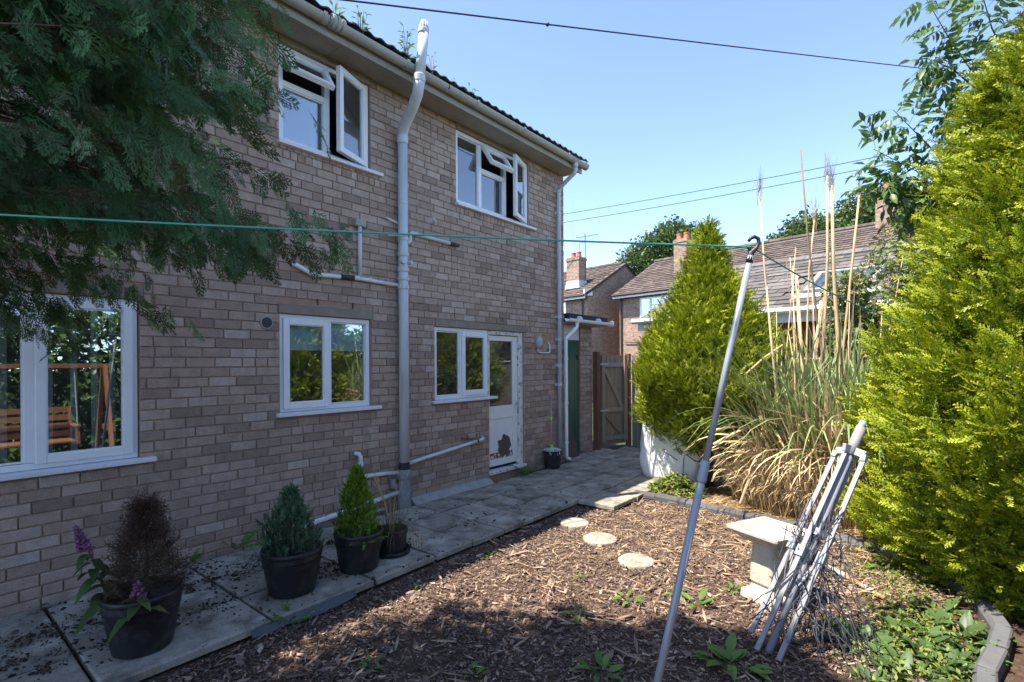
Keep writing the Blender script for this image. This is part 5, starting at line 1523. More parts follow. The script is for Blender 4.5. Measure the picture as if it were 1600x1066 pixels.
for bnum, br in enumerate(BRN):
    MB().tube(br, [0.010 - 0.007 * i / (len(br) - 1) for i in range(len(br))], 6, cap=False).build('branch', m_bark, el, smooth=True)
    pts = [Vector(q) for q in br]
    tot = len(pts) - 1
    for k in range(27):
        t = 0.25 + 0.75 * k / 26
        i = min(int(t * tot), tot - 1); p = pts[i].lerp(pts[i + 1], t * tot - i)
        d = (pts[i + 1] - pts[i]).normalized()
        a = k * 2.4
        sd_ = d.orthogonal().normalized(); up2 = d.cross(sd_)
        dd = d * 0.5 + (sd_ * math.cos(a) + up2 * math.sin(a)) * 0.9 + Vector((0, 0, -0.15))
        pos.append(tuple(p)); xd.append(tuple(dd)); nd.append((rnd.gauss(0, 0.3), rnd.gauss(0, 0.3), 1)); sc_.append(rnd.uniform(0.2, 0.34))
scatter('leaves', [compound_geo(1, 4, 0.42, 0.42), compound_geo(2, 4, 0.4, 0.42), compound_geo(3, 3, 0.44, 0.4)], l_ash, pos, xd, nd, np.array(sc_), NR.random(len(pos)), el, n_parts=230, part='leaf')

sh = thing('flowering_shrub', 'rangy shrub with faded brown flower heads beside the right hand chimney', 'shrub', (9.5, -4.4, -0.06))
N_ = 5200
lob_c = np.array([[9.45, -4.35, 2.6], [9.5, -4.6, 3.2], [9.2, -4.0, 2.1], [9.3, -4.2, 1.4], [9.55, -4.8, 2.2], [9.5, -4.7, 3.75], [9.1, -3.85, 2.7], [9.2, -4.3, 1.2]])
lob_r = np.array([0.6, 0.5, 0.48, 0.5, 0.65, 0.28, 0.28, 0.6])
k = NR.integers(0, len(lob_c), N_); dirs = norm(rvec(N_))
p = lob_c[k] + dirs * (lob_r[k] * NR.random(N_) ** 0.4)[:, None]
scatter('leaves', LEAVES_S, l_shrub, p, dirs + np.array([0, 0, -0.3]) + rvec(N_, 0.5), rvec(N_) + np.array([0, 0, 1]), NR.uniform(0.06, 0.13, N_), NR.random(N_), sh, n_parts=60, part='leaf')
m_ = NR.random(N_) < 0.2
hp = (lob_c[k] + dirs * (lob_r[k] * 1.0)[:, None])[m_]
hp = np.repeat(hp, 6, 0) + NR.normal(0, 0.035, (len(hp) * 6, 3))
scatter('flower_heads', LEAVES_S, l_head, hp, rvec(len(hp)) + np.array([0, 0, 0.8]), rvec(len(hp)), NR.uniform(0.025, 0.05, len(hp)), NR.random(len(hp)), sh)
b = MB(); limbs(b, (9.5, -4.4, -0.06), [tuple(c) for c in lob_c], 0.03); b.build('stems', m_bark, sh)


# ------------------------------------------------------------------ trees far behind the houses
CLUMP = []
for s_ in (1, 2, 3):
    r_ = random.Random(s_); V, T, tp_ = [], [], []
    for i in range(9):
        p = Vector((r_.gauss(0, 0.3), r_.gauss(0, 0.3), r_.gauss(0, 0.25))); d = Vector((r_.gauss(0, 1), r_.gauss(0, 1), r_.gauss(-0.2, 0.7))).normalized(); y = d.orthogonal().normalized()
        n = len(V); V += [tuple(p), tuple(p + d * 0.2 + y * 0.1), tuple(p + d * 0.42), tuple(p + d * 0.2 - y * 0.1)]; T += [(n, n + 1, n + 2), (n, n + 2, n + 3)]; tp_ += [0.2, 0.6, 1, 0.6]
    CLUMP.append((np.array(V), np.array(T), np.array(tp_)))


def far_tree(label, base, lobes_, n, size):
    r = thing('leafy_tree', label, 'tree', base, 'trees far behind the houses')
    bz = Vector(base)
    m = MB().tube([bz, bz + Vector((0, 0, 3.5))], [0.35, 0.25], 10); m.build('trunk', m_bark, r)
    lm = MB(); limbs(lm, bz + Vector((0, 0, 3.2)), [tuple(l[0]) for l in lobes_], 0.16); lm.build('limbs', m_bark, r)
    P, D = [], []
    w = np.array([l[1] ** 2 for l in lobes_]); w /= w.sum()
    k = NR.choice(len(lobes_), n, p=w); d = norm(rvec(n)); rr = np.array([l[1] for l in lobes_])[k] * (0.45 + 0.6 * NR.random(n) ** 0.5)
    p = np.array([l[0] for l in lobes_])[k] + d * rr[:, None] * np.array([1, 1, 0.8])
    scatter('crown', CLUMP, l_far, p, d + rvec(n, 0.6), rvec(n) + np.array([0, 0, 1]), NR.uniform(size * 0.7, size * 1.3, n), NR.random(n), r)


far_tree('broad leafy tree rising behind the gap between the two far houses', (30.9, 7.9, -0.2), [((30.9, 7.9, 8.6), 1.7), ((30.2, 9.3, 7.8), 1.5), ((31.2, 6.4, 8.3), 1.6), ((30.0, 10.4, 6.6), 1.3), ((31, 8.2, 6.6), 2.0), ((31.3, 5.4, 6.9), 1.6), ((30.6, 7.2, 9.3), 1.2)], 2300, 0.62)
far_tree('small round tree top showing above the terrace ridge', (34.4, 0.6, -0.2), [((34.4, 0.6, 9.0), 1.5), ((34.2, 1.9, 8.2), 1.3), ((34.6, -0.4, 8.6), 1.3)], 1100, 0.6)
far_tree('wider tree top above the terrace ridge left of the right hand chimney', (36.3, -2.4, -0.2), [((36.3, -1.9, 10.3), 1.5), ((36.3, -3.4, 10.4), 1.4), ((36.5, -0.9, 9.3), 1.4), ((36.3, -2.4, 8.8), 2.0), ((36.5, -4.6, 9.4), 1.5)], 1700, 0.6)

# ------------------------------------------------------------------ hedge and swing seat behind the camera, seen in the glass
hd = thing('garden_hedge', 'tall leafy hedge reflected in the living room window', 'hedge', (0, -7.4, -0.1))
n = 30000
p = np.stack([NR.uniform(-6, 9.5, n), -7.0 - NR.random(n) ** 1.5 * 0.8, NR.uniform(-0.05, 2.55, n)], 1)
p[:, 1] += 0.15 * np.sin(p[:, 0] * 2.3 + p[:, 2] * 1.9) + 0.08 * np.sin(p[:, 0] * 6 - p[:, 2] * 5)
p[:, 2] += 0.15 * np.sin(p[:, 0] * 3.1) * (p[:, 2] > 2)
scatter('leaves', [leaf_geo(0.5, 0.15, 0.2, 2), leaf_geo(0.42, 0.2, 0.3, 2)], l_hedge, p, np.tile([0, 0.7, -0.1], (n, 1)) + rvec(n, 0.6), np.tile([0, 0.6, 1.0], (n, 1)) + rvec(n, 0.5), NR.uniform(0.13, 0.24, n), NR.random(n), hd, gn=True)
b = MB()
for k in range(40):
    x = -6 + 15.4 * k / 40; b.tube([(x, -7.5, -0.1), (x + rnd.uniform(-0.2, 0.2), -7.45, 1.2), (x + rnd.uniform(-0.3, 0.3), -7.4, 2.3)], [0.03, 0.02, 0.006], 5, cap=False)
b.build('stems', m_bark, hd)
sw = thing('swing_seat', 'orange wooden garden swing seat reflected in the living room window', 'swing seat', (1.3, -5.95, -0.06))
MB().beam((-0.1, -5.9, 1.66), (2.45, -5.9, 1.66), 0.09, 0.07).build('top_beam', m_swing, sw)
for x in (0.0, 2.36):
    for s_ in (-1, 1):
        MB().beam((x, -5.9 + s_ * 0.05, 1.66), (x, -5.9 + s_ * 0.55, -0.06), 0.085, 0.05, up=(1, 0, 0)).build('leg', m_swing, sw)
    MB().beam((x + 0.04, -6.3, 0.62), (x + 0.04, -5.5, 0.62), 0.04, 0.09).build('cross_rail', m_swing, sw)
for k in range(4): MB().beam((0.45, -6.2 - 0.02 * k, 0.55 + 0.13 * k), (1.95, -6.2 - 0.02 * k, 0.55 + 0.13 * k), 0.025, 0.085).build('back_slat', m_swing, sw)
for k in range(5): MB().beam((0.45, -6.12 + 0.1 * k, 0.46), (1.95, -6.12 + 0.1 * k, 0.46), 0.08, 0.025).build('seat_slat', m_swing, sw)
for x in (0.43, 1.97):
    MB().beam((x, -6.28, 0.98), (x, -6.18, 0.42), 0.04, 0.06).build('back_post', m_swing, sw)
    MB().beam((x, -6.2, 0.7), (x, -5.62, 0.7), 0.06, 0.03).build('arm_rest', m_swing, sw)
    MB().beam((x, -5.66, 0.69), (x, -5.66, 0.42), 0.04, 0.05).build('arm_post', m_swing, sw)
    MB().tube([(x, -5.68, 0.7), (x, -5.9, 1.63)], 0.009, 5).build('chain', m_metal, sw)
    MB().tube([(x, -6.2, 0.8), (x, -5.9, 1.63)], 0.009, 5).build('chain', m_metal, sw)

# ------------------------------------------------------------------ mulch, litter and crumbs
def inside_bed(P):
    x, y = P[:, 0], P[:, 1]
    kx = np.array([q[0] for q in KERB][::-1]); ky = np.array([q[1] for q in KERB][::-1])
    # left of the kerb curve in X for y above -4.9, otherwise above the curve in Y
    lim = np.interp(y, [-4.95, -4.72, -4.42, -4.1, -3.75, -3.35, -2.95, -2.55, -2.15, -1.84], [5.0, 5.36, 5.58, 5.72, 5.82, 5.88, 5.95, 6.02, 6.065, 6.08])
    return (x < lim - 0.02) & (y < -1.52) & ~((y > -2.01) & (x > 5.28)) & (y > -4.95)


NCH = 84000
P = np.stack([0.3 + 5.8 * NR.random(NCH), -1.5 - 3.5 * NR.random(NCH), np.zeros(NCH)], 1)
ok, z = in_view(P, 1.08)
P = P[inside_bed(P) & ok]
n = len(P)
P[:, 2] = -0.066 + NR.normal(0, 0.006, n) + 0.012 * np.sin(P[:, 0] * 3.1 + P[:, 1] * 1.7) * 0.5
L_ = np.exp(NR.normal(math.log(0.0195), 0.52, n)); W_ = L_ * NR.uniform(0.22, 0.6, n)
scatter('bark_mulch', [chip_geo(k) for k in range(6)], m_chip, P, np.stack([NR.normal(0, 1, n), NR.normal(0, 1, n), NR.normal(0, 0.22, n)], 1), np.tile([0, 0, 1.0], (n, 1)) + rvec(n, 0.28), np.stack([L_, W_, W_ * 0.6 + 0.003], 1), NR.random(n))
n = 520
P = np.stack([NR.uniform(1.2, 5.9, n), NR.uniform(-4.9, -1.55, n), np.full(n, -0.05)], 1)
P = P[inside_bed(P)]; n = len(P)
P[:, 2] += NR.uniform(0, 0.012, n)
L_ = np.exp(NR.normal(math.log(0.085), 0.4, n))
scatter('wood_splinters', [chip_geo(k) for k in range(10, 14)], mat('pale_splinter', None, 0.85, 0.2, 30, [(0.2, 0.125, 0.08), (0.36, 0.27, 0.185)], spec=0.2), P, np.stack([NR.normal(0, 1, n), NR.normal(0, 1, n), NR.normal(0, 0.12, n)], 1), np.tile([0, 0, 1.0], (n, 1)) + rvec(n, 0.2), np.stack([L_, L_ * 0.13, L_ * 0.07], 1), NR.random(n))
# straw in the planting bed, over the kerb and thinning across the mulch
ST = [blade_geo(8, -8, 0.012, 4, 1.0), blade_geo(15, -30, 0.014, 4, 2.0), blade_geo(3, -3, 0.016, 3)]
n = 4200
t = NR.random(n); ky = NR.uniform(-4.9, -2.05, n)
kx = np.interp(ky, [-4.95, -4.72, -4.42, -4.1, -3.75, -3.35, -2.95, -2.55, -2.15, -1.84], [5.0, 5.36, 5.58, 5.72, 5.82, 5.88, 5.95, 6.02, 6.065, 6.08])
off_ = NR.normal(0.45, 0.45, n)
x = kx + off_
zz = np.where((off_ > -0.02) & (off_ < 0.12), 0.016, np.where(off_ > 0, -0.03, -0.05)) + NR.uniform(0, 0.02, n)
keep = (off_ > -1.1) & ((off_ < -0.05) | (off_ > 0.11) | (NR.random(n) < 0.12)) & (NR.random(n) < np.where(off_ < 0, 0.3, 1)) & ~((ky > -2.6) & (x > 6.6)) & ((ky < -2.7) | (NR.random(n) < 0.35))
P = np.stack([x, ky, zz], 1)[keep]; n = len(P)
a = NR.uniform(-PI, PI, n)
scatter('straw_litter', ST, l_pamd, P, np.stack([np.cos(a), np.sin(a), NR.normal(0, 0.1, n)], 1), np.tile([0, 0, 1.0], (n, 1)) + rvec(n, 0.25), np.exp(NR.normal(math.log(0.13), 0.5, n)), NR.random(n))
n = 1300
P = np.stack([NR.triangular(3.0, 5.8, 5.9, n), NR.uniform(-4.8, -1.9, n), np.full(n, -0.045)], 1); P = P[inside_bed(P)]; n = len(P); a = NR.uniform(-PI, PI, n)
scatter('straw_litter', ST, l_pamd, P, np.stack([np.cos(a), np.sin(a), NR.normal(0, 0.15, n)], 1), np.tile([0, 0, 1.0], (n, 1)) + rvec(n, 0.25), np.exp(NR.normal(math.log(0.12), 0.4, n)), NR.random(n))

# soil crumbs that birds have thrown on the slabs, in drifts along the joints
cl = []
for k in range(90):
    x = rnd.choice([rnd.uniform(-0.2, 3.2), rnd.uniform(0.2, 2.6)]); y = rnd.choice([rnd.gauss(-0.98, 0.06), rnd.gauss(-0.53, 0.08), rnd.uniform(-1.4, -0.1), rnd.uniform(-1.0, -0.2)])
    cl.append((x, y, rnd.uniform(0.03, 0.16), rnd.randint(20, 90)))
for k in range(36):
    cl.append((rnd.uniform(2.9, 5.6), rnd.choice([rnd.gauss(-1.04, 0.08), rnd.gauss(-0.57, 0.08), rnd.uniform(-1.4, -0.15)]), rnd.uniform(0.05, 0.2), rnd.randint(4, 16)))
for k in range(40):
    cl.append((rnd.uniform(1.0, 5.2), -1.5 + rnd.gauss(0.0, 0.015), rnd.uniform(0.02, 0.05), rnd.randint(4, 16)))
P, S_ = [], []
for x, y, r_, m_ in cl:
    for _ in range(m_):
        q = (x + rnd.gauss(0, r_), y + rnd.gauss(0, r_ * 0.7))
        if -1.49 < q[1] < -0.02 and q[0] > -0.9:
            P.append((q[0], q[1], 0.003)); S_.append(min(0.03, math.exp(rnd.gauss(math.log(0.0095), 0.6))))
n = len(P)
scatter('soil_crumbs', [chip_geo(k) for k in range(20, 24)], m_dirtcrumb, P, rvec(n) * np.array([1, 1, 0.1]), np.tile([0, 0, 1.0], (n, 1)) + rvec(n, 0.3), np.stack([np.array(S_), np.array(S_) * 0.8, np.array(S_) * 0.9], 1), NR.random(n))
b = MB()
for x0, x1, w_ in ((1.45, 1.68, 0.02), (1.66, 2.2, 0.045)):
    k = 10
    for i in range(k):
        xa, xb = x0 + (x1 - x0) * i / k, x0 + (x1 - x0) * (i + 1) / k
        wa, wb = w_ * math.sin(PI * i / k) + 0.012, w_ * math.sin(PI * (i + 1) / k) + 0.012
        b.quad((xa, -1.503, -0.012), (xb, -1.503, -0.012), (xb, -1.51 - wb, -0.05), (xa, -1.51 - wa, -0.05))
tag(b.build('weed_membrane', m_membrane, origin=(2.0, -1.52, -0.05)), 'strip of blue grey membrane showing along the slab edge by the pots', 'membrane')

# ------------------------------------------------------------------ round stepping stones
for (x, y, r_, lab) in ((4.66, -1.86, 0.155, 'farthest round stepping stone near the paving edge'), (4.39, -2.32, 0.165, 'middle one of the three round stepping stones'), (4.09, -2.84, 0.155, 'nearest round stepping stone before the shadow edge')):
    b = MB().lathe([(r_ * 0.98, -0.09), (r_, -0.04), (r_ * 0.985, -0.026), (r_ * 0.93, -0.018), (0.004, -0.014)], (0, 0, 0), 36, jit=0.012)
    o = b.build('stepping_stone', m_step, smooth=False)
    o.location = (x, y, -0.022)
    tag(o, lab, 'stepping stone', 'round stepping stones in the mulch')

# ------------------------------------------------------------------ bird bath
bb = thing('bird_bath', 'square pale concrete bird bath on a tapered pedestal', 'bird bath', (4.07, -3.9, -0.065))
Mrot = Matrix.Translation((4.07, -3.9, -0.065)) @ Matrix.Rotation(R_(-25), 4, 'Z')


def sq(hw, z, cr=0.12):
    pts = []
    for cx_, cy_, a0 in ((1, 1, 0), (-1, 1, 90), (-1, -1, 180), (1, -1, 270)):
        for k in range(4):
            a = R_(a0 + 30 * k); c = hw * cr
            pts.append((cx_ * (hw - c) + c * math.cos(a), cy_ * (hw - c) + c * math.sin(a), z))
    return pts


MB().rings([sq(0.155, 0.0, 0.3), sq(0.15, 0.045, 0.3), sq(0.115, 0.06, 0.3), sq(0.105, 0.075, 0.35), sq(0.09, 0.11, 0.35), sq(0.105, 0.125, 0.35), sq(0.102, 0.22, 0.35), sq(0.088, 0.40, 0.35), sq(0.09, 0.415, 0.3)]).xf(Mrot).build('pedestal', m_stone, bb, bevel=0.004)
MB().rings([sq(0.1, 0.41, 0.2), sq(0.135, 0.42, 0.18), sq(0.195, 0.478, 0.12), sq(0.208, 0.483, 0.12), sq(0.213, 0.492, 0.12), sq(0.213, 0.508, 0.12), sq(0.206, 0.514, 0.12), sq(0.182, 0.514, 0.14), sq(0.172, 0.508, 0.15), sq(0.15, 0.474, 0.25), sq(0.02, 0.466, 0.4)]).xf(Mrot).build('bowl', m_stone, bb)

# ------------------------------------------------------------------ folded rotary airer leaning on the conifer
ai = thing('rotary_airer', 'folded grey rotary clothes airer leaning over with its lines in a tangle', 'clothes airer', (3.25, -4.05, -0.06))
TOP = Vector((4.115, -4.465, 1.255)); BOT = Vector((3.29, -4.06, -0.06))
axd = (TOP - BOT).normalized()
sdv = axd.cross(Vector((0, 0, 1))).normalized(); frv = sdv.cross(axd).normalized()
HUB = BOT.lerp(TOP, 0.86)
MB().tube([BOT, BOT.lerp(TOP, 0.85)], 0.022, 14).build('pole', m_alu, ai, smooth=True)
MB().tube([BOT.lerp(TOP, 0.84), BOT.lerp(TOP, 0.97)], [0.034, 0.03], 14).build('pole_sleeve', mat('taupe_plastic', (0.26, 0.24, 0.23), 0.5, 0.1, 8), ai, smooth=True)
MB().tube([BOT.lerp(TOP, 0.965), TOP], [0.026, 0.02], 12).build('top_cap', m_alu2, ai, smooth=True)
b = MB()
for s_ in (-1, 1):
    b.beam(HUB + sdv * (s_ * 0.015), HUB + sdv * (s_ * 0.092) - axd * 0.02, 0.05, 0.022, up=frv)
    b.beam(HUB + sdv * (s_ * 0.088) - axd * 0.02, HUB + sdv * (s_ * 0.094) - axd * 0.065, 0.034, 0.03, up=frv)
b.beam(HUB + frv * 0.02, HUB + frv * 0.08 - axd * 0.02, 0.05, 0.022, up=sdv).beam(HUB - frv * 0.02, HUB - frv * 0.08 - axd * 0.02, 0.05, 0.022, up=sdv)
b.build('hub', m_alu2, ai, bevel=0.003)
ends = [(sdv * -0.092, Vector((3.39, -3.94, -0.02))), (sdv * 0.094, Vector((3.22, -4.13, -0.05))), (frv * 0.05, Vector((3.24, -4.01, -0.04))), (frv * -0.05, Vector((3.35, -4.06, -0.05)))]
for o_, e in ends:
    st = HUB + o_ - axd * 0.05
    MB().beam(st, e, 0.031, 0.014, up=frv).build('arm', m_alu, ai, bevel=0.003)
for k, (o_, e) in enumerate(ends):
    st = HUB + o_ - axd * 0.05
    q = st.lerp(e, 0.52)
    MB().beam(q - axd * 0.035, q + axd * 0.035, 0.05, 0.035, up=frv).build('arm_joint', m_alu2, ai, bevel=0.003)
    MB().beam(q, BOT.lerp(TOP, 0.22 + 0.03 * k), 0.022, 0.014, up=frv).build('strut', m_alu, ai)
MB().lathe([(0.024, 0), (0.045, 0.005), (0.045, 0.05), (0.024, 0.055)], (0, 0, 0), 14).xf(Matrix.Translation(BOT.lerp(TOP, 0.47)) @ axd.to_track_quat('Z', 'Y').to_matrix().to_4x4()).build('slider', m_alu2, ai)
ln = MB()
for k in range(60):
    p = BOT.lerp(TOP, rnd.uniform(0.05, 0.62)) + sdv * rnd.uniform(-0.15, 0.15) + frv * rnd.uniform(-0.03, 0.1)
    q = BOT.lerp(TOP, rnd.uniform(0.05, 0.62)) + sdv * rnd.uniform(-0.18, 0.2) + frv * rnd.uniform(-0.03, 0.12)
    dp = Vector((rnd.gauss(0, 0.05), rnd.gauss(0, 0.05), -rnd.uniform(0.05, 0.3)))
    pts = [p + (q - p) * t + dp * (4 * t * (1 - t)) + Vector((rnd.gauss(0, 0.008), rnd.gauss(0, 0.008), rnd.gauss(0, 0.008))) for t in [i / 9 for i in range(10)]]
    for v in pts: v.z = max(v.z, -0.05)
    ln.tube(pts, 0.0033, 4, cap=False)
for k in range(26):
    p = BOT.lerp(TOP, rnd.uniform(0.15, 0.5)) + sdv * rnd.uniform(0.02, 0.2)
    q = Vector((p.x + rnd.uniform(-0.25, 0.25), p.y - rnd.uniform(0.0, 0.35), -0.045))
    pts = [p.lerp(q, t) + Vector((rnd.gauss(0, 0.012), rnd.gauss(0, 0.012), 0.06 * math.sin(t * PI))) for t in [i / 7 for i in range(8)]]
    for v in pts: v.z = max(v.z, -0.05)
    ln.tube(pts, 0.0033, 4, cap=False)
tag(ln.build('tangled_line', m_dgrey, ai), kind='stuff')

# ------------------------------------------------------------------ line prop and washing line
pr = thing('line_prop', 'tall grey metal line prop leaning in the foreground with a black hook on top', 'clothes prop', (1.837, -3.889, -0.06))
PB, PT = Vector((1.84, -3.893, -0.06)), Vector((2.141, -4.264, 2.07))
MB().tube([PB, PB.lerp(PT, 0.62)], 0.0155, 14).build('lower_tube', m_pole, pr, smooth=True)
MB().tube([PB.lerp(PT, 0.6), PT], 0.0125, 14).build('upper_tube', m_pole, pr, smooth=True)
MB().tube([PB.lerp(PT, 0.585), PB.lerp(PT, 0.59), PB.lerp(PT, 0.62), PB.lerp(PT, 0.625)], [0.016, 0.019, 0.018, 0.014], 14).build('collar', m_alu2, pr, smooth=True)
ax2 = (PT - PB).normalized(); sd2 = Rt
hk = [PT - ax2 * 0.03, PT + ax2 * 0.01]
for k in range(9):
    a = PI * 1.0 - (PI * 1.25) * k / 8
    hk.append(PT + ax2 * 0.055 + sd2 * (0.008 - 0.024 * math.cos(a) * -1 * -1 + 0.0) * 1.0 + ax2 * (0.026 * math.sin(a)))
hk = [PT - ax2 * 0.03, PT + ax2 * 0.012, PT + ax2 * 0.03 + sd2 * 0.016, PT + ax2 * 0.05 + sd2 * 0.022, PT + ax2 * 0.068 + sd2 * 0.016, PT + ax2 * 0.076 + sd2 * 0.0, PT + ax2 * 0.07 - sd2 * 0.014, PT + ax2 * 0.058 - sd2 * 0.02]
MB().tube(hk, [0.014, 0.012, 0.008, 0.0075, 0.0075, 0.0075, 0.007, 0.006], 8).tube([PT + ax2 * 0.012, PT + ax2 * 0.03 - sd2 * 0.012, PT + ax2 * 0.036 - sd2 * 0.02], [0.009, 0.006, 0.005], 6).build('hook', m_black, pr, smooth=True)
HK = PT + ax2 * 0.035 - sd2 * 0.004
la, lc = Vector((-0.27, -2.18, 2.13)), Vector((6.2, -4.9, 2.0))
pts = [la.lerp(HK, t) - U0 * (0.012 * 4 * t * (1 - t)) for t in [k / 20 for k in range(21)]] + [HK.lerp(lc, t) - U0 * (0.10 * 4 * t * (1 - t)) for t in [k / 20 for k in range(1, 21)]]
tag(MB().tube(pts, 0.0034, 6).build('washing_line', m_cord, origin=tuple(la)), 'green washing line crossing from the cypress to the line prop and on to the right', 'washing line')

# ------------------------------------------------------------------ rusty tube on the mulch
b = MB().tube([(4.97, -4.08, -0.03), (4.75, -4.32, -0.035)], 0.021, 12).tube([(4.76, -4.31, -0.035), (4.52, -4.55, -0.042)], 0.016, 12)
tag(b.build('metal_tube', m_rust, smooth=True, origin=(4.75, -4.32, -0.05)), 'short rusty metal tube lying on the mulch right of the bird bath', 'tube')

# ------------------------------------------------------------------ white bulk sack under the golden cypress
bg_ = MB()
nu, nv_ = 48, 20
rings = []
for j in range(nv_ + 1):
    v = j / nv_; z = 0.9 * v
    ring = []
    for i in range(nu):
        a = 2 * PI * i / nu
        e = 0.45
        cxx = math.copysign(abs(math.cos(a)) ** e, math.cos(a)); cyy = math.copysign(abs(math.sin(a)) ** e, math.sin(a))
        bulge = 1 + 0.10 * math.sin(PI * v) - 0.07 * (v > 0.8) * (v - 0.8) * 5
        rr = 0.37 * bulge * (1 + 0.03 * math.sin(3 * a + 5 * v) + 0.022 * math.sin(7 * a - 9 * v) + 0.015 * math.sin(11 * v + 2 * a))
        ring.append((rr * cxx * 0.95, rr * cyy * 1.12, z + 0.035 * math.sin(2 * a + 1) * v))
    rings.append(ring)
last = rings[-1]
rings.append([(x * 0.8, y * 0.8, z - 0.05) for x, y, z in last]); rings.append([(x * 0.3, y * 0.3, z - 0.07) for x, y, z in last])
bag = thing('bulk_sack', 'white woven bulk sack standing under the golden cypress', 'sack', (7.25, -1.98, 0.004))
MB().rings(rings).xf(Matrix.Translation((7.25, -1.98, 0.004)) @ Matrix.Rotation(R_(-8), 4, 'Z')).build('sack', m_bag, bag, smooth=True)
for sgn, yy in ((-1, -1.72), (-1, -2.2)):
    MB().tube([(6.9, yy, 0.78), (6.845, yy - 0.05, 0.55), (6.845, yy - 0.02, 0.3), (6.88, yy, 0.06)], 0.014, 6, sq=0.4).build('strap', mat('grey_strap', (0.3, 0.31, 0.33), 0.7), bag)

# ------------------------------------------------------------------ pots and what grows in them
def pot(loc, r1, r0, h_, label, ribs=True, saucer=False):
    t = thing('plant_pot', label, 'plant pot', loc, 'black plastic plant pots on the slabs')
    pr_ = [(r0 * 0.93, 0.0), (r0, 0.006)]
    if ribs: pr_ += [(r0 + (r1 - r0) * 0.66, h_ * 0.66), (r0 + (r1 - r0) * 0.66 + 0.004, h_ * 0.67), (r0 + (r1 - r0) * 0.72 + 0.004, h_ * 0.73), (r0 + (r1 - r0) * 0.72 - 0.001, h_ * 0.74), (r0 + (r1 - r0) * 0.76, h_ * 0.78), (r0 + (r1 - r0) * 0.77 + 0.004, h_ * 0.79)]
    pr_ += [(r1 * 0.955, h_ - 0.035), (r1 * 0.96, h_ - 0.03)]
    MB().lathe([(a, z) for a, z in pr_] + [(r1 * 0.93, h_ - 0.031), (r1 * 0.9, h_ - 0.07), (r0 * 0.9, 0.03)], loc, 48).build('body', m_plast, t, smooth=False)
    MB().lathe([(r1 * 0.95, h_ - 0.033), (r1 * 0.995, h_ - 0.03), (r1, h_ - 0.02), (r1, h_ - 0.006), (r1 * 0.985, h_), (r1 * 0.93, h_), (r1 * 0.915, h_ - 0.01), (r1 * 0.91, h_ - 0.034)], loc, 48).build('rim', m_plast, t, smooth=True)
    MB().lathe([(r1 * 0.89, h_ - 0.085), (r1 * 0.6, h_ - 0.07), (0.01, h_ - 0.065)], loc, 24, jit=0.01).build('soil', m_soil, t, smooth=True)
    if saucer:
        MB().lathe([(r0 * 1.05, -0.012), (r0 * 1.3, -0.01), (r0 * 1.36, 0.022), (r0 * 1.33, 0.025), (r0 * 1.28, 0.002), (0.01, 0.0)], loc, 40).build('saucer', m_plast, t, smooth=True)
    return t


def dwarf(name, label, loc, h_, prof, n, s0, s1, variants, material, up_=0.8, nparts=60, rag=0.1, seed=1, cat='shrub'):
    rg = np.random.default_rng(seed)
    loc = np.array(loc, float)
    t = thing(name, label, cat, tuple(loc))
    MB().tube([loc, loc + (0.005, 0, h_ * 0.5), loc + (0, 0, h_ * 0.92)], [0.016, 0.01, 0.003], 7).build('stem', m_bark, t)
    v = rg.random(n) ** 0.8; a = rg.uniform(-PI, PI, n)
    R1 = np.interp(v, [q[0] for q in prof], [q[1] for q in prof]) * (1 + rag * (np.sin(3 * a + 5 * v + seed) + np.sin(5 * a - 8 * v) * 0.7)) * (0.12 + 0.88 * rg.random(n) ** 0.55)
    rad = np.stack([np.cos(a), np.sin(a), np.zeros(n)], 1)
    p = loc + rad * R1[:, None] + np.stack([0 * v, 0 * v, v * h_], 1)
    scatter('foliage', variants, material, p, norm(rad * (1 - up_) + np.array([0, 0, up_])) + rg.normal(0, 0.3, (n, 3)), rg.normal(0, 1, (n, 3)) - rad * 0.5, rg.uniform(s0, s1, n), rg.random(n), t, n_parts=nparts, part='spray')
    return t


pot((0.965, -1.2, 0.004), 0.205, 0.15, 0.335, 'black pot at the left holding the dead brown conifer and foxglove')
pot((1.895, -1.17, 0.004), 0.215, 0.16, 0.315, 'ribbed black pot of the blue green dwarf conifer')
pot((2.44, -1.2, 0.004), 0.195, 0.15, 0.305, 'black pot of the bright lime dwarf conifer')
pot((2.82, -1.14, 0.016), 0.135, 0.118, 0.2, 'small black pot and saucer of dry grass by the soil pipe', ribs=False, saucer=True)
dwarf('dead_conifer', 'dead brown conifer in the leftmost black pot', (0.985, -1.18, 0.26), 0.56, [(0, 0.17), (0.25, 0.165), (0.5, 0.115), (0.72, 0.055), (1, 0.012)], 1300, 0.06, 0.12, [spray_geo(31, 8, 1, 40, 0.018, 0.0, 0.4), spray_geo(32, 7, 1, 45, 0.016, -0.05, 0.45)], l_dead, 0.5, 40, 0.14, 2)
dwarf('dwarf_blue_conifer', 'blue green dwarf conifer with an uneven top in the second pot', (1.885, -1.16, 0.24), 0.47, [(0, 0.16), (0.3, 0.19), (0.55, 0.15), (0.75, 0.07), (1, 0.01)], 1200, 0.04, 0.085, SPR_SOFT, l_blue, 0.8, 60, 0.22, 3)
dwarf('dwarf_lime_conifer', 'bright lime green cone shaped dwarf conifer in the third pot', (2.43, -1.19, 0.23), 0.56, [(0, 0.15), (0.2, 0.168), (0.5, 0.125), (0.8, 0.06), (1, 0.01)], 1500, 0.035, 0.07, SPR_SOFT, l_lime, 0.7, 60, 0.05, 4)


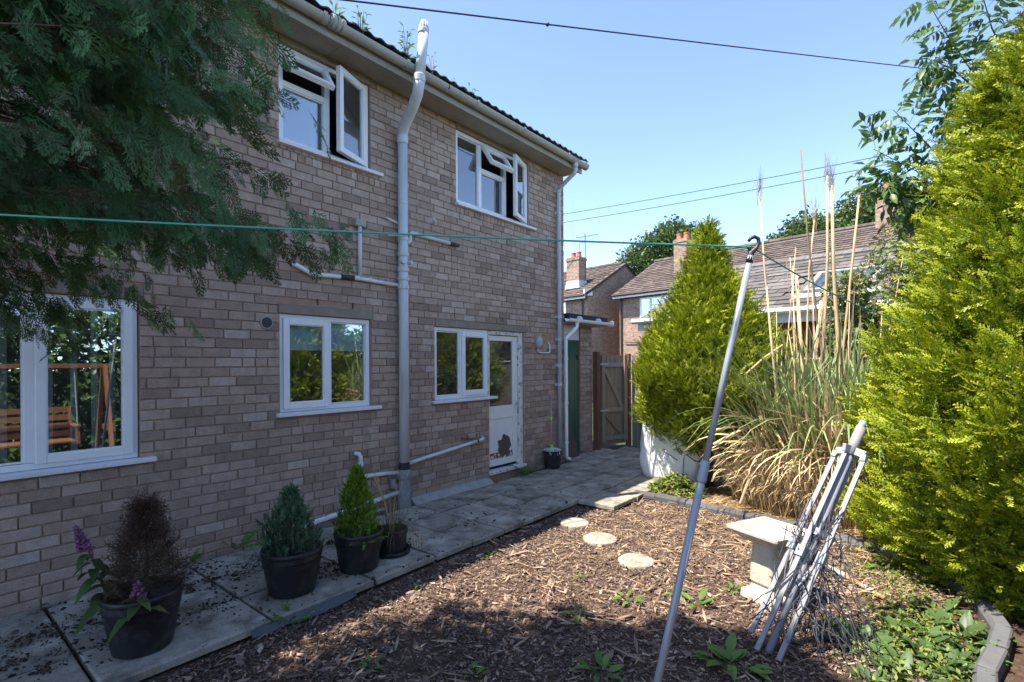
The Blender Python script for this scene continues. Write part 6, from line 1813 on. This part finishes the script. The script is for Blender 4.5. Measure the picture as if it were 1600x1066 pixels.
def weed(name, label, cat, loc, leaves, size, material, geo, elev=(0.2, 0.9), stem=0.0, spread=0.04, group=None, kind_leaf='leaf'):
    """a small plant: a stem and separately made leaves"""
    t = thing(name, label, cat, loc, group)
    L = Vector(loc)
    ms = [tri_mesh(kind_leaf, g_[0], g_[1], material, {'tip': g_[2], 'rv': np.full(len(g_[0]), 0.5)}, True) for g_ in geo]
    st = MB()
    for k in range(leaves):
        a = 2.4 * k + rnd.uniform(-0.4, 0.4); e = rnd.uniform(*elev)
        zz = stem * (k / max(1, leaves - 1)) if stem else rnd.uniform(0.0, 0.015)
        root_ = L + Vector((rnd.gauss(0, spread * 0.3), rnd.gauss(0, spread * 0.3), 0.0))
        p = root_ + Vector((math.cos(a) * spread, math.sin(a) * spread, zz + 0.006))
        st.tube([root_, p], [0.0025, 0.0018], 4, cap=False)
        d = Vector((math.cos(a) * math.cos(e), math.sin(a) * math.cos(e), math.sin(e))); n_ = Vector((-math.cos(a) * math.sin(e), -math.sin(a) * math.sin(e), math.cos(e)))
        y = n_.cross(d); s_ = size * rnd.uniform(0.7, 1.15) * (1 - 0.35 * (k / leaves) * (stem > 0))
        o = bpy.data.objects.new(kind_leaf, ms[k % len(ms)]); COL.objects.link(o); o.parent = t
        M = Matrix.Identity(4)
        for c, q in enumerate((d, y, n_)):
            for r_ in range(3): M[r_][c] = q[r_] * s_
        o.matrix_basis = Matrix.Translation(p - L) @ M
    if st.v: st.build('stem', material, t)
    return t


# grass in the small pot
gp = thing('pot_grass', 'wispy half dry grass growing in the small pot', 'grass', (2.82, -1.14, 0.15))
n = 260
a = NR.uniform(-PI, PI, n)
scatter('blades', [blade_geo(82, 20, 0.007), blade_geo(75, -40, 0.007), blade_geo(60, -70, 0.008)], leaf_mat('pot_grass_blade', (0.1, 0.1, 0.045), (0.17, 0.15, 0.07), 0.25, 0.7, 0.4, alt=(0.35, 0.27, 0.14)), np.stack([2.82 + 0.07 * np.cos(a), -1.14 + 0.07 * np.sin(a), np.full(n, 0.15)], 1), np.stack([np.cos(a), np.sin(a), 0 * a], 1) + rvec(n, 0.35), np.tile([0, 0, 1.0], (n, 1)), NR.uniform(0.12, 0.36, n), NR.random(n), gp, n_parts=40, part='blade')
b = MB()
for k in range(16):
    a_ = rnd.uniform(-PI, PI); q = Vector((2.82, -1.14, 0.15)); e = q + Vector((math.cos(a_) * 0.14, math.sin(a_) * 0.14, rnd.uniform(0.3, 0.55)))
    b.tube([q, q.lerp(e, 0.5) + Vector((0, 0, 0.06)), e], [0.002, 0.0016, 0.001], 4, cap=False).tube([e, e + (e - q).normalized() * 0.05], [0.004, 0.001], 5)
b.build('seed_stalks', m_straw, gp)
b = MB()
for s_ in range(5):
    q = Vector((2.9 + 0.02 * s_, -1.22 - 0.012 * s_, 0.17)); b.tube([q, q + Vector((0.03, -0.05, 0.0)), q + Vector((0.03, -0.06, -0.12))], [0.003, 0.003, 0.005], 4)
b.build('hanging_stalks', m_straw, gp)

# foxgloves in the left pot
fx = thing('foxglove', 'foxglove with a purple flower spike and drooping leaves at the left pot', 'foxglove', (0.83, -1.1, 0.27))
def foxspike(p0, p1, nf, nl, ls, f0):
    p0, p1 = Vector(p0), Vector(p1)
    MB().tube([p0, p0.lerp(p1, 0.5) + Vector((0.01, 0, 0.0)), p1], [0.008, 0.006, 0.003], 7).build('stem', l_stem, fx)
    bell = MB().lathe([(0.005, 0), (0.009, 0.008), (0.011, 0.022), (0.016, 0.034), (0.012, 0.032), (0.004, 0.01)], (0, 0, 0), 8)
    me = bpy.data.meshes.new('flower'); me.from_pydata(bell.v, [], bell.f); me.materials.append(l_flow)
    at = me.attributes.new('tip', 'FLOAT', 'POINT'); at.data.foreach_set('value', np.linspace(0, 1, len(bell.v)).astype(np.float32))
    for k in range(nf):
        t = f0 + (1 - f0) * k / nf; a = 2.4 * k
        p = p0.lerp(p1, t); d = Vector((math.cos(a), math.sin(a), -0.5)).normalized()
        o = bpy.data.objects.new('flower', me); COL.objects.link(o); o.parent = fx
        o.matrix_basis = Matrix.Translation(p - WL['foxglove']) @ d.to_track_quat('Z', 'Y').to_matrix().to_4x4() @ Matrix.Scale(1.15 - 0.7 * (t - f0) / (1 - f0), 4)
    ms = [tri_mesh('leaf', g_[0], g_[1], l_fox, {'tip': g_[2], 'rv': np.full(len(g_[0]), 0.5)}, True) for g_ in (leaf_geo(0.52, 0.2, 0.6, 6), leaf_geo(0.6, 0.15, 0.85, 6))]
    for k in range(nl):
        t = (f0 - 0.05) * k / nl; a = 2.4 * k + 0.8; p = p0.lerp(p1, t)
        e = rnd.uniform(-0.1, 0.5); d = Vector((math.cos(a) * math.cos(e), math.sin(a) * math.cos(e), math.sin(e))); n_ = Vector((-math.cos(a) * math.sin(e), -math.sin(a) * math.sin(e), math.cos(e))); y = n_.cross(d)
        s_ = ls * (1.1 - 0.65 * t / f0)
        o = bpy.data.objects.new('leaf', ms[k % 2]); COL.objects.link(o); o.parent = fx
        M = Matrix.Identity(4)
        for c, q in enumerate((d, y, n_)):
            for r_ in range(3): M[r_][c] = q[r_] * s_
        o.matrix_basis = Matrix.Translation(p - WL['foxglove']) @ M
l_stem = mat('green_stem', (0.06, 0.1, 0.035), 0.6, 0.2, 20)
foxspike((0.83, -1.1, 0.27), (0.70, -0.99, 0.74), 26, 18, 0.155, 0.72)
foxspike((0.90, -1.36, 0.27), (0.905, -1.335, 0.45), 12, 9, 0.14, 0.55)

# weeds along the wall, in the gutter, on the mulch and by the sack
CG = [compound_geo(11, 5, 0.3, 0.5), compound_geo(12, 4, 0.34, 0.5)]
weed('wall_weed', 'ferny weed at the wall foot right of the dead conifer', 'weed', (1.57, -0.05, 0.0), 9, 0.13, l_weed, CG, (0.5, 1.3))
weed('wall_weed', 'ferny weed at the wall foot left of the blue green conifer', 'weed', (1.98, -0.05, 0.03), 9, 0.16, l_weed, CG, (0.2, 1.1))
weed('wall_weed', 'small ferny weed rooted in the slab edge below the second pot', 'weed', (1.7, -1.53, -0.05), 8, 0.11, l_weed, CG, (0.5, 1.2))
weed('wall_weed', 'leafy weed at the foot of the back door', 'weed', (6.0, -0.16, 0.0), 16, 0.26, l_weed, [leaf_geo(0.16, 0.2, 0.3), leaf_geo(0.2, 0.2, 0.5)], (0.4, 1.3), spread=0.08)
weed('pot_weed', 'round leaved weed at the base of the lime conifer', 'weed', (2.42, -1.33, 0.255), 14, 0.075, l_weed, LEAVES, (0.0, 0.5), spread=0.09)
for x, y, z, n_, s_, st_, lab, m_ in ((2.74, -0.40, 4.95, 14, 0.1, 0.12, 'yellowing weed in the gutter at the far left', l_yel), (3.05, -0.40, 4.95, 22, 0.1, 0.26, 'bushy weed in the gutter left of the soil pipe', l_weed), (3.62, -0.40, 4.95, 26, 0.1, 0.36, 'tall yellowing weed in the gutter beside the vent pipe', l_weed), (3.98, -0.40, 4.95, 12, 0.08, 0.26, 'thin dry weed in the gutter right of the vent pipe', l_head), (4.3, -0.40, 4.95, 8, 0.06, 0.08, 'tiny weed in the gutter above the back door window', l_weed), (4.63, -0.40, 4.95, 9, 0.09, 0.14, 'small upright weed in the gutter near the middle of the roof', l_weed), (6.95, -0.40, 4.95, 5, 0.06, 0.06, 'little dry tuft at the far end of the gutter', l_head)):
    weed('gutter_weed', lab, 'weed', (x, y, z), n_, s_, m_, [leaf_geo(0.35, 0.2, 0.3, 3), leaf_geo(0.28, 0.2, 0.4, 3)], (0.1, 0.9), stem=st_, spread=0.035)
MUL = [((3.38, -3.12), 'round leaved seedling in the shadow edge left of the prop', 7, 0.085), ((2.98, -2.94), 'pair of round leaved seedlings in the middle of the shaded mulch', 5, 0.075), ((3.5, -2.66), 'small seedling above the shade line on the mulch', 4, 0.05), ((3.62, -3.5), 'broad bright leaves just right of the prop', 6, 0.11), ((3.02, -3.93), 'broad leaved weed at the foot of the folded airer', 14, 0.14), ((2.5, -3.4), 'low seedling patch at the bottom edge left of the prop', 9, 0.1), ((3.4, -1.77), 'yellow green seedling close to the slab edge', 5, 0.06), ((2.6, -1.75), 'tiny seedling beside the slabs by the small pot', 6, 0.045), ((1.75, -2.35), 'small seedling in the lower left of the mulch', 5, 0.06), ((2.05, -2.85), 'seedling at the bottom edge in deep shade', 6, 0.06), ((4.02, -3.66), 'seedling close behind the bird bath pedestal', 6, 0.065), ((4.8, -3.9), 'bright leaf seedling between bird bath and kerb', 6, 0.09), ((3.7, -3.35), 'dandelion like seedling right of the prop collar shadow', 5, 0.08), ((5.25, -4.55), 'broad leaves leaning on the kerb below the pampas', 6, 0.16)]
for (x, y), lab, n_, s_ in MUL:
    weed('seedling', lab, 'weed', (x, y, -0.062), n_, s_, l_weed, LEAVES, (0.1, 0.7), spread=s_ * 0.5, group='weeds in the mulch')
WP = [((3.7, -4.5), 16, 0.12), ((3.95, -4.72), 18, 0.15), ((4.15, -4.9), 14, 0.17), ((3.5, -4.7), 18, 0.13), ((3.3, -4.55), 16, 0.08), ((4.3, -4.75), 14, 0.11), ((3.85, -4.35), 14, 0.08), ((4.55, -4.85), 12, 0.12), ((3.75, -4.85), 14, 0.13), ((3.95, -4.98), 16, 0.11), ((4.25, -5.06), 14, 0.12), ((3.62, -4.93), 16, 0.1)]
WPL = ['broad leaved weed patch nearest the airer shadow', 'big leaved weed in front of the low conifer branches', 'large dull leaves over the kerb under the conifer', 'leafy weed at the bottom right edge of the mulch', 'low weed at the bottom edge right of the airer foot', 'broad weed between kerb and airer shadow', 'small leaved weed along the airer shadow', 'weed pushing out below the conifer at the kerb bend', 'grey green weed leaning over the nearest kerb blocks', 'leafy weed hiding the kerb bend under the conifer skirt', 'weed with big leaves tucked below the lowest conifer branches', 'leafy weed beside the last kerb block at the bottom edge']
for ((x, y), n_, s_), lab in zip(WP, WPL):
    weed('broad_weed', lab, 'weed', (x, y, -0.062), n_, s_, l_weed2, LEAVES, (0.1, 1.0), spread=s_ * 0.55, group='broad weeds at the lower right')
n = 1500
P = np.stack([NR.normal(3.95, 0.45, n), NR.normal(-4.72, 0.17, n), NR.uniform(-0.06, 0.01, n)], 1)
P = P[(P[:, 1] < -4.38) & (P[:, 0] > 3.0)]; n = len(P)
scatter('ground_cover', LEAVES_S, l_yel, P, rvec(n) + np.array([0, 0, 0.5]), np.tile([0, 0, 1.0], (n, 1)) + rvec(n, 0.5), NR.uniform(0.018, 0.045, n), NR.random(n))
n = 450
P = np.stack([NR.normal(5.0, 0.25, n), NR.normal(-4.55, 0.2, n), NR.uniform(-0.06, 0.0, n)], 1); P = P[inside_bed(P)]; n = len(P)
scatter('ground_cover', LEAVES_S, l_yel, P, rvec(n) + np.array([0, 0, 0.5]), np.tile([0, 0, 1.0], (n, 1)) + rvec(n, 0.5), NR.uniform(0.015, 0.035, n), NR.random(n))
sp_ = thing('leafy_weed', 'bright green leafy plant growing in front of the white sack', 'weed', (6.55, -2.25, -0.05))
n = 520
a = NR.uniform(-PI, PI, n); q = np.sqrt(NR.random(n))
P = np.stack([6.52 + 0.26 * q * np.cos(a), -2.25 + 0.34 * q * np.sin(a), -0.04 + (1 - q) * 0.22 + NR.uniform(0, 0.05, n)], 1)
scatter('leaves', LEAVES, l_yel, P, np.stack([np.cos(a), np.sin(a), 0.3 + 0 * a], 1) + rvec(n, 0.5), np.tile([0, 0, 1.0], (n, 1)) + rvec(n, 0.3), NR.uniform(0.05, 0.1, n), NR.random(n), sp_, n_parts=70)
MB().tube([(6.54, -2.25, -0.05), (6.54, -2.25, 0.15)], [0.008, 0.003], 5).build('stem', l_stem, sp_)

# ------------------------------------------------------------------ mop in its bucket by the door
bk = thing('mop_bucket', 'black bucket standing on the slabs right of the back door', 'bucket', (6.70, -0.17, 0.004))
MB().lathe([(0.115, 0), (0.12, 0.01), (0.142, 0.25), (0.15, 0.252), (0.15, 0.268), (0.138, 0.268), (0.13, 0.24), (0.1, 0.06)], (6.70, -0.17, 0.004), 32).build('body', m_plast, bk)
MB().tube([(6.70 + 0.15 * math.cos(t), -0.17 - 0.05 - 0.11 * math.sin(t), 0.24 - 0.1 * math.sin(t)) for t in [PI * k / 12 for k in range(13)]], 0.005, 6).build('handle', m_black, bk)
mo = thing('floor_mop', 'string mop with a lime green socket standing in the black bucket', 'mop', (6.70, -0.15, 0.25))
MB().tube([(6.70, -0.16, 0.27), (6.88, -0.02, 1.12)], 0.011, 8).build('handle', m_pole, mo, smooth=True)
MB().tube([(6.69, -0.165, 0.25), (6.715, -0.15, 0.36)], [0.035, 0.014], 10).build('socket', m_lime, mo, smooth=True)
MB().tube([(6.795, -0.085, 0.73), (6.81, -0.075, 0.79)], 0.017, 10).build('grip', m_lime, mo, smooth=True)
b = MB()
for k in range(60):
    a = rnd.uniform(-PI, PI); r_ = rnd.uniform(0.06, 0.15)
    b.tube([(6.70, -0.165, 0.27), (6.70 + r_ * 0.6 * math.cos(a), -0.165 + r_ * 0.6 * math.sin(a), 0.30), (6.70 + r_ * math.cos(a), -0.17 + r_ * math.sin(a), 0.275), (6.70 + r_ * 1.05 * math.cos(a), -0.17 + r_ * 1.05 * math.sin(a), 0.275 - rnd.uniform(0.0, 0.06))], 0.006, 5)
tag(b.build('strands', m_mop, mo), kind='stuff')
